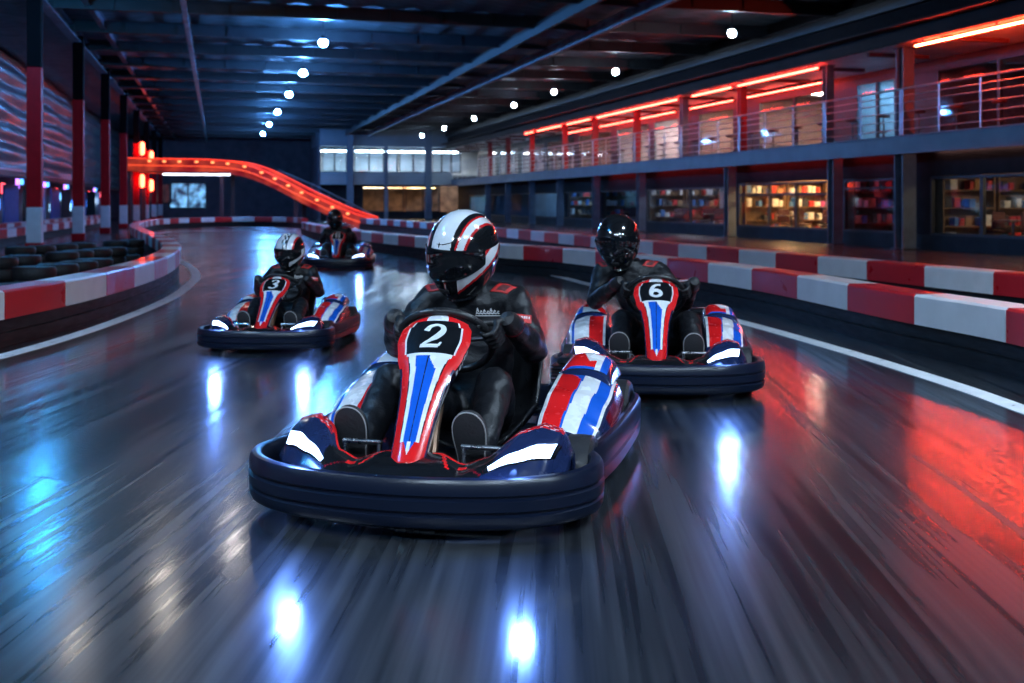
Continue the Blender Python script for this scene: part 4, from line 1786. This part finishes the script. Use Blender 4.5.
for i, px in enumerate((350, 428, 386)):
    ibeam('steel_column', ['blue-grey steel column at the left of the far building', 'blue-grey steel column at the right corner of the far building', 'blue-grey steel column in the middle of the far building'][i], x_at(px, YFAR - 1.8), YFAR - 1.85, 0, ZC if i < 2 else 5.2, .22 if i < 2 else .12, FASC, None)


def fwindow(px0, px1, z0, z1, muls=()):
    WN_[0] += 1
    xa, xb = x_at(px0, YFAR), x_at(px1, YFAR)
    t = bpy.data.objects.new('window_%d' % WN_[0], None)
    COL.objects.link(t)
    t.location = (xa, YFAR, z0)
    struct(t)
    L, H, w = xb - xa, z1 - z0, .08
    mb = MB()
    for (a, b, c, d) in ((0, L, 0, w), (0, L, H - w, H), (0, w, w, H - w), (L - w, L, w, H - w)):
        mb.box(a, -.05, c, b, .05, d)
    for q in muls:
        mb.box(L * q - .05, -.045, w, L * q + .05, .045, H - w)
    obj('frame', mb, [FRM], t)
    mb = MB()
    mb.box(w, -.006, w, L - w, .006, H - w)
    obj('pane', mb, [GLASS], t)


for px0, px1, mu in ((322, 347, (.5,)), (354, 384, (.5,)), (386, 398, ()), (399, 427, (.5,)), (432, 461, (.33, .66))):
    fwindow(px0, px1, 3.36, 5.14, mu)
for px0, px1, mu in ((362, 385, ()), (387, 404, ()), (405, 440, (.5,))):
    fwindow(px0, px1, .5, 2.44, mu)
mb = MB()
mb.box(xs0, YFAR - .08, 0, XE, YFAR + .08, .5)
mb.box(xs0, YFAR - .06, .5, x_at(362, YFAR), YFAR + .06, 2.45)
struct(obj('wall_far_front', mb, [KICK]))
FL = [(334, 4.95, (.75, .95, 1.0), 60, 'upper'), (368, 4.95, (.85, .97, 1.0), 60, 'upper'), (392, 4.95, (.85, .97, 1.0), 50, 'upper'), (413, 4.95, (.95, .98, 1.0), 75, 'upper'), (445, 4.95, (.9, .95, 1.0), 50, 'upper'),
      (374, 2.28, (1.0, .62, .30), 14, 'lower'), (396, 2.28, (1.0, .45, .18), 14, 'lower'), (422, 2.28, (1.0, .55, .20), 22, 'lower')]
for i, (px, z, lc, es, fl) in enumerate(FL):
    x = x_at(px, YFAR + 1.5)
    t = thing('ceiling_panel_light', 'bright ceiling panel, %s floor of the far building, number %s from left' % (fl, ['one', 'two', 'three', 'four', 'five', 'one', 'two', 'three'][i]), 'light', (x, YFAR + 1.5, z), 0, 1, fl + ' panels of the far building')
    mb = MB()
    mb.box(-.95, -.5, 0, .95, .5, .1, 0, .01)
    obj('housing', mb, [FRM], t)
    mb = MB()
    mb.box(-.9, -.45, -.03, .9, .45, 0)
    obj('diffuser', mb, [emis('far_panel_%d' % i, lc, es)], t)
a, b = xs0 + .2, XE - .1
t = thing('gallery_railing', 'pale railing along the upper floor of the far building', 'railing', (a, YFAR - 1.5, 3.35))
mb = MB()
mb.tube([(0, 0, 1.0), (b - a, 0, 1.0)], .03, 8)
obj('top_rail', mb, [RAIL], t)
for z in (.25, .5, .75):
    mb = MB()
    mb.tube([(0, 0, z), (b - a, 0, z)], .018, 6)
    obj('rail', mb, [RAIL], t)
for k in range(8):
    mb = MB()
    mb.box((b - a) * k / 7 - .03, -.02, 0, (b - a) * k / 7 + .03, .02, 1.0)
    obj('baluster', mb, [RAIL], t)

# ------------------------------------------------------------------ glowing red ramp
SR = 56.0                                  # distance of the ramp


def rp(px, py, ds=0.0):
    s = SR + ds
    x, y = c2w((px - 512) / F * s, s)
    return Vector((x, y, z_at(py, s)))


pix = [(128, 163), (150, 163.5), (180, 164), (205, 164.5), (228, 166), (245, 169), (262, 175), (282, 184.5), (302, 195), (325, 206), (348, 216), (372, 224)]
path = spline([rp(x, y) for x, y in pix], .35)
fw = Vector((SY, CY, 0))
t = thing('track_ramp', 'raised ramp edged with glowing red light, descending to the right at the far end', 'ramp', tuple(path[0]))
o0 = path[0]


def strip(prof, m_, name, parent, solid=0):
    mb = MB()
    mb.rings([[p - o0 + fw * d + Vector((0, 0, z)) for d, z in prof] for p in path])
    return obj(name, mb, m_, parent)


def ramp_panel():
    m = bpy.data.materials.new('ramp_red_panel')
    m.use_nodes = True
    nt = m.node_tree
    bs = nt.nodes['Principled BSDF']
    bs.inputs['Base Color'].default_value = (.5, .02, .02, 1)
    bs.inputs['Roughness'].default_value = .3
    tc = nt.nodes.new('ShaderNodeTexCoord')
    nz = nt.nodes.new('ShaderNodeTexNoise')
    nz.inputs['Scale'].default_value = 1.1
    nz.inputs['Detail'].default_value = 2
    cr = nt.nodes.new('ShaderNodeValToRGB')
    cr.color_ramp.elements[0].position, cr.color_ramp.elements[1].position = .40, .72
    cr.color_ramp.elements[0].color = (.20, .004, .006, 1)
    cr.color_ramp.elements[1].color = (1.0, .12, .04, 1)
    nt.links.new(tc.outputs['Object'], nz.inputs['Vector'])
    nt.links.new(nz.outputs['Fac'], cr.inputs[0])
    nt.links.new(cr.outputs[0], bs.inputs['Emission Color'])
    bs.inputs['Emission Strength'].default_value = .5
    MATS['ramp_red_panel'] = m
    return m


strip([(0, -.42), (0, -.26), (2.6, -.26), (2.6, -.42)], [mat('ramp_deck', (.05, .05, .06), .5, var=.2)], 'deck', t)
strip([(-.06, -.40), (-.06, .26), (0, .26), (0, -.40)], [ramp_panel()], 'side_panel', t)
strip([(2.6, -.45), (2.6, .34), (2.66, .34), (2.66, -.45)], [MATS['ramp_red_panel']], 'side_panel', t)
for d, z, e in ((-.08, .26, emis('ramp_glow', (1.0, .05, .02), 3)), (-.10, -.10, emis('ramp_glow_core', (1.0, .10, .03), 2)), (2.52, .30, MATS['ramp_glow'])):
    mb = MB()
    mb.tube([p - o0 + fw * d + Vector((0, 0, z)) for p in path], .016, 6)
    obj('light_strip', mb, [e], t)
# amber marker lamps along the panel
for k in range(3, len(path) - 2, 2):
    p = path[k]
    mb = MB()
    mb.ell(p - o0 + fw * -.10 + Vector((0, 0, .12)), (.09, .05, .05), 12, 8)
    obj('marker_lamp', mb, [emis('marker_glow', (1.0, .30, .10), 3)], t)
for k in (0, 12, 22, 32):
    p = path[min(k, len(path) - 1)]
    if p.z < 1.2:
        continue
    for d in (.2, 2.4):
        q = p - o0 + fw * d
        mb = MB()
        mb.box(q.x - .10, q.y - .10, -o0.z, q.x + .10, q.y + .10, q.z - .40)
        obj('support_post', mb, [mat('ramp_post_paint', (.10, .02, .025), .45, var=.2)], t)
L0 = [rp(x, y, -.4) for x, y in ((163, 174), (230, 174.5))]
t = thing('hanging_led_tube', 'long white LED tube under the flat part of the red ramp', 'light', tuple(L0[0]))
mb = MB()
mb.tube([(0, 0, 0), tuple(L0[1] - L0[0])], .05, 8)
obj('glow_tube', mb, [emis('ramp_white_led', (.75, .80, 1.0), 5)], t)
mb = MB()
mb.tube([(0, 0, .07), tuple(L0[1] - L0[0] + Vector((0, 0, .07)))], .06, 6)
obj('channel', mb, [FRM], t)
# pale stair rail beside the ramp
pts = [rp(x, y, 4.5) for x, y in ((278, 170), (318, 187), (350, 203), (380, 219))]
t = thing('staircase', 'steel staircase with pale railing sloping down behind the red ramp', 'stairs', tuple(pts[0]))
rl = bpy.data.objects.new('stair_railing', None)
COL.objects.link(rl)
rl.parent = t
st_ = t
for dz in (0, -.25, -.5):
    mb = MB()
    mb.tube([p - pts[0] + Vector((0, 0, dz)) for p in pts], .045 if dz == 0 else .025, 6)
    obj('rail', mb, [RAIL], rl)
for i in range(7):
    q = pts[0].lerp(pts[-1], i / 6)
    mb = MB()
    q = q - pts[0]
    mb.tube([(q.x, q.y, q.z - .75), (q.x, q.y, q.z)], .025, 6)
    obj('baluster', mb, [RAIL], rl)
pts2 = [p + Vector((0, 0, -.85)) for p in pts]
for s in (0, 1.2):
    mb = MB()
    mb.rings([[p - pts[0] + fw * (s + d) + Vector((0, 0, z)) for d, z in ((0, -.12), (0, .12), (.05, .12), (.05, -.12))] for p in pts2])
    obj('stringer', mb, [mat('stringer_paint', (.30, .34, .40), .4, var=.2)], t)
for i in range(16):
    q = pts2[0].lerp(pts2[-1], (i + .5) / 16) - pts[0]
    mb = MB()
    mb.box(q.x - .14, q.y + .05, q.z + .02, q.x + .14, q.y + 1.2, q.z + .06)
    obj('tread', mb, [DSTEEL], t)

# red lamps on the far left columns
for i, (y, z) in enumerate(((60.6, 4.0), (60.6, 2.3), (68.9, 3.9), (68.9, 2.2))):
    t = thing('wall_lamp', 'glowing red lamp on a far left column, %s %s' % (('upper', 'lower')[i % 2], ('nearer column', 'farther column')[i // 2]), 'lamp', (-3.80, y, z))
    mb = MB()
    mb.box(-.10, -.12, -.3, -.06, .12, .3, 0, .01)
    obj('bracket', mb, [FRM], t)
    mb = MB()
    mb.cap((0, 0, -.22), .13, (0, 0, .22), .13, 14)
    obj('glow_tube', mb, [emis('red_column_lamp', (1.0, .07, .03), 22)], t)

# ------------------------------------------------------------------ the dim area left of the columns
mb = MB()
mb.box(-7.5, -8, 2.1, -7.1, 90, 2.3)
struct(obj('ceiling_beam', mb, [BEAM]))
XL = -8.6
mb = MB()
mb.box(XL - .2, 8, 0, XL, 90, 3.2)
struct(obj('wall_left_inner', mb, [mat('left_bay_wall', (.06, .07, .10), .6, var=.35, scale=.8)]))
mb = MB()
mb.box(XL, 8, 2.7, -7.4, 90, 2.85)
struct(obj('ceiling_left', mb, [mat('left_bay_ceiling', (.12, .13, .16), .35, metal=.5, var=.3, scale=.8)]))
cols = [(.08, .35, 1.0), (.30, .65, 1.0), (.05, .22, 1.0), (1.0, .08, .12), (.12, .5, 1.0), (.6, .8, 1.0), (.5, .18, 1.0)]
cn = ['blue', 'pale blue', 'deep blue', 'red', 'sky blue', 'white', 'violet']
random.seed(11)
for i in range(46):
    y = 38 + i * 1.12
    q = i % 7
    z = (2.2, 1.3, 1.75, .9, 2.0, 1.5, 1.1)[(i * 3) % 7]
    t = thing('wall_light', 'small %s light on the dim left wall, %s nearest in its row' % (cn[q], ['first', 'second', 'third', 'fourth', 'fifth', 'sixth', 'seventh'][i // 7]), 'light', (XL + .06, y, z), 0, 1.35, 'lights on the dim left wall')
    mb = MB()
    mb.box(-.06, -.30, -.20, 0, .30, .20, 0, .01)
    obj('housing', mb, [FRM], t)
    mb = MB()
    mb.box(0, -.26, -.16, .03, .26, .16, 0, .01)
    obj('diffuser', mb, [emis('left_light_%d' % q, cols[q], 4)], t)
# tall display panels between the lights
for i in range(12):
    y = 26 + i * 4.2
    t = thing('display_board', 'upright dim board standing by the left wall, %s' % ORD[i], 'board', (XL + .5, y + 14, 0), .3 * math.sin(i * 2), 1, 'boards by the left wall')
    mb = MB()
    mb.box(-.04, -.7, .3, .04, .7, 1.9, 0, .01)
    obj('panel', mb, [[KICK, mat('board_white', (.35, .42, .58), .4, var=.2), mat('board_blue', (.03, .08, .35), .4, var=.2)][i % 3]], t)
    for s in (-.5, .5):
        mb = MB()
        mb.box(-.25, s - .03, 0, .25, s + .03, .04)
        mb.box(-.03, s - .03, .04, .03, s + .03, .3)
        obj('foot', mb, [DSTEEL], t)
# lit panels on the back wall
for i, (px, z, w, h, c, es) in enumerate(((188, 1.45, 1.35, .95, (.20, .55, 1.0), 1.3), (332, 1.5, 1.2, .9, (.55, .8, .9), .10), (160, 1.6, .8, .7, (1.0, .35, .3), .06))):
    x = x_at(px, 91.9)
    WN_[0] += 1
    t = bpy.data.objects.new('window_%d' % WN_[0], None)
    COL.objects.link(t)
    t.location = (x, 91.85, z + .3)
    struct(t)
    mb = MB()
    for q in ((-w - .1, -h - .1, w + .1, -h), (-w - .1, h, w + .1, h + .1), (-w - .1, -h, -w, h), (w, -h, w + .1, h), (-.05, -h, .05, h)):
        mb.box(q[0], -.06, q[1], q[2], .06, q[3])
    obj('frame', mb, [FRM], t)
    mb = MB()
    mb.box(-w, -.01, -h, w, .01, h)
    m_ = mat('lit_window_%d' % i, (.05, .06, .07), .2, emit=c, es=es)
    nt = m_.node_tree                                       # uneven light behind the glass
    tc, nz, cr = nt.nodes.new('ShaderNodeTexCoord'), nt.nodes.new('ShaderNodeTexNoise'), nt.nodes.new('ShaderNodeValToRGB')
    nz.inputs['Scale'].default_value = 1.6
    cr.color_ramp.elements[0].position, cr.color_ramp.elements[1].position = .38, .68
    cr.color_ramp.elements[0].color = (c[0] * .04, c[1] * .04, c[2] * .06, 1)
    cr.color_ramp.elements[1].color = (*c, 1)
    nt.links.new(tc.outputs['Object'], nz.inputs['Vector'])
    nt.links.new(nz.outputs['Fac'], cr.inputs[0])
    nt.links.new(cr.outputs[0], nt.nodes['Principled BSDF'].inputs['Emission Color'])
    obj('pane', mb, [m_], t)

# ------------------------------------------------------------------ world and colour management
wd = bpy.data.worlds.new('hall_night')
scene.world = wd
wd.use_nodes = True
bg = wd.node_tree.nodes['Background']
bg.inputs[0].default_value = (.05, .12, .25, 1)
bg.inputs[1].default_value = .25
scene.view_settings.view_transform = 'Standard'
scene.view_settings.look = 'None'
scene.view_settings.exposure = 0
scene.view_settings.gamma = 1
scene.view_settings.use_curve_mapping = False
scene.cycles.use_denoising = True
scene.cycles.max_bounces = 8
scene.cycles.transparent_max_bounces = 12
scene.cycles.caustics_reflective = False
scene.cycles.caustics_refractive = False
scene.cycles.sample_clamp_indirect = 6
# ------------------------------------------------------------------ karts and drivers in place
def place(xc, yc, deg):
    x, y = c2w(xc, yc)
    return (x, y, 0), math.radians(deg) - YAW


def steer(k, deg):
    """the fairing, column and wheel turned a little about the foot of the fairing"""
    a = math.radians(deg)
    piv = Vector((0, -.93, 0))
    M = Matrix.Rotation(a, 3, 'Z')
    for c in k.children:
        if c.name.split('.')[0] in ('steering_fairing', 'steering_wheel', 'steering_column'):
            c.rotation_euler = (0, 0, a)
            c.location = piv - M @ piv


l2, r2 = place(-.155, 4.83, -13.5)
kart = make_kart('red white and blue go-kart numbered 2, nearest the camera', l2, r2, 1.0, None)
obj('race_number', glyph_mesh('2'), [WHITE], [c for c in kart.children if c.name.startswith('steering_fairing')][0])


def add_kart(label, xc, yc, deg, sc, num, slant):
    l, r = place(xc, yc, deg)
    k = copy_tree(kart)
    k.location, k.rotation_euler, k.scale = l, (0, 0, r), (sc, sc, sc)
    k['label'] = label
    sf = [c for c in k.children if c.name.startswith('steering_fairing')][0]
    n = [c for c in sf.children if c.name.startswith('race_number')][0]
    n.data = glyph_mesh(num, slant).mesh('race_number', [WHITE])
    return l, r, sc


p6 = add_kart('red white and blue go-kart numbered 6, beside the right barrier', .965, 7.40, -7, .96, '6', .0)
p3 = add_kart('red white and blue go-kart numbered 3, in the left of the track', -1.885, 9.22, -4, .80, '3', .12)
p1 = add_kart('farthest go-kart, with two white strokes on its number panel', -3.08, 19.7, 4, .93, '11', 0)
steer(kart, 6)


def beside(p, dx, dy=0.0):
    return (p[0][0] + dx * p[2] * math.cos(p[1]), p[0][1] + dx * p[2] * math.sin(p[1]), 0)


d2 = make_driver('person in black racing suit and white striped helmet driving go-kart 2', beside((l2, r2, 1), -.065), r2, 1.0, 'white', -.025, -20, 13, 6)
d6 = make_driver('person in glossy black helmet leaning over the wheel of go-kart 6', p6[0], p6[1], p6[2], 'red', -.25, -10, 8, -3)
d3 = make_driver('person in white and blue helmet driving go-kart 3', p3[0], p3[1], p3[2], 'check', 0.0, -10, 10, 3)
d1 = make_driver('person in plain dark helmet driving the farthest go-kart', p1[0], p1[1], p1[2], 'plain', -.10, 0, 5, 0)
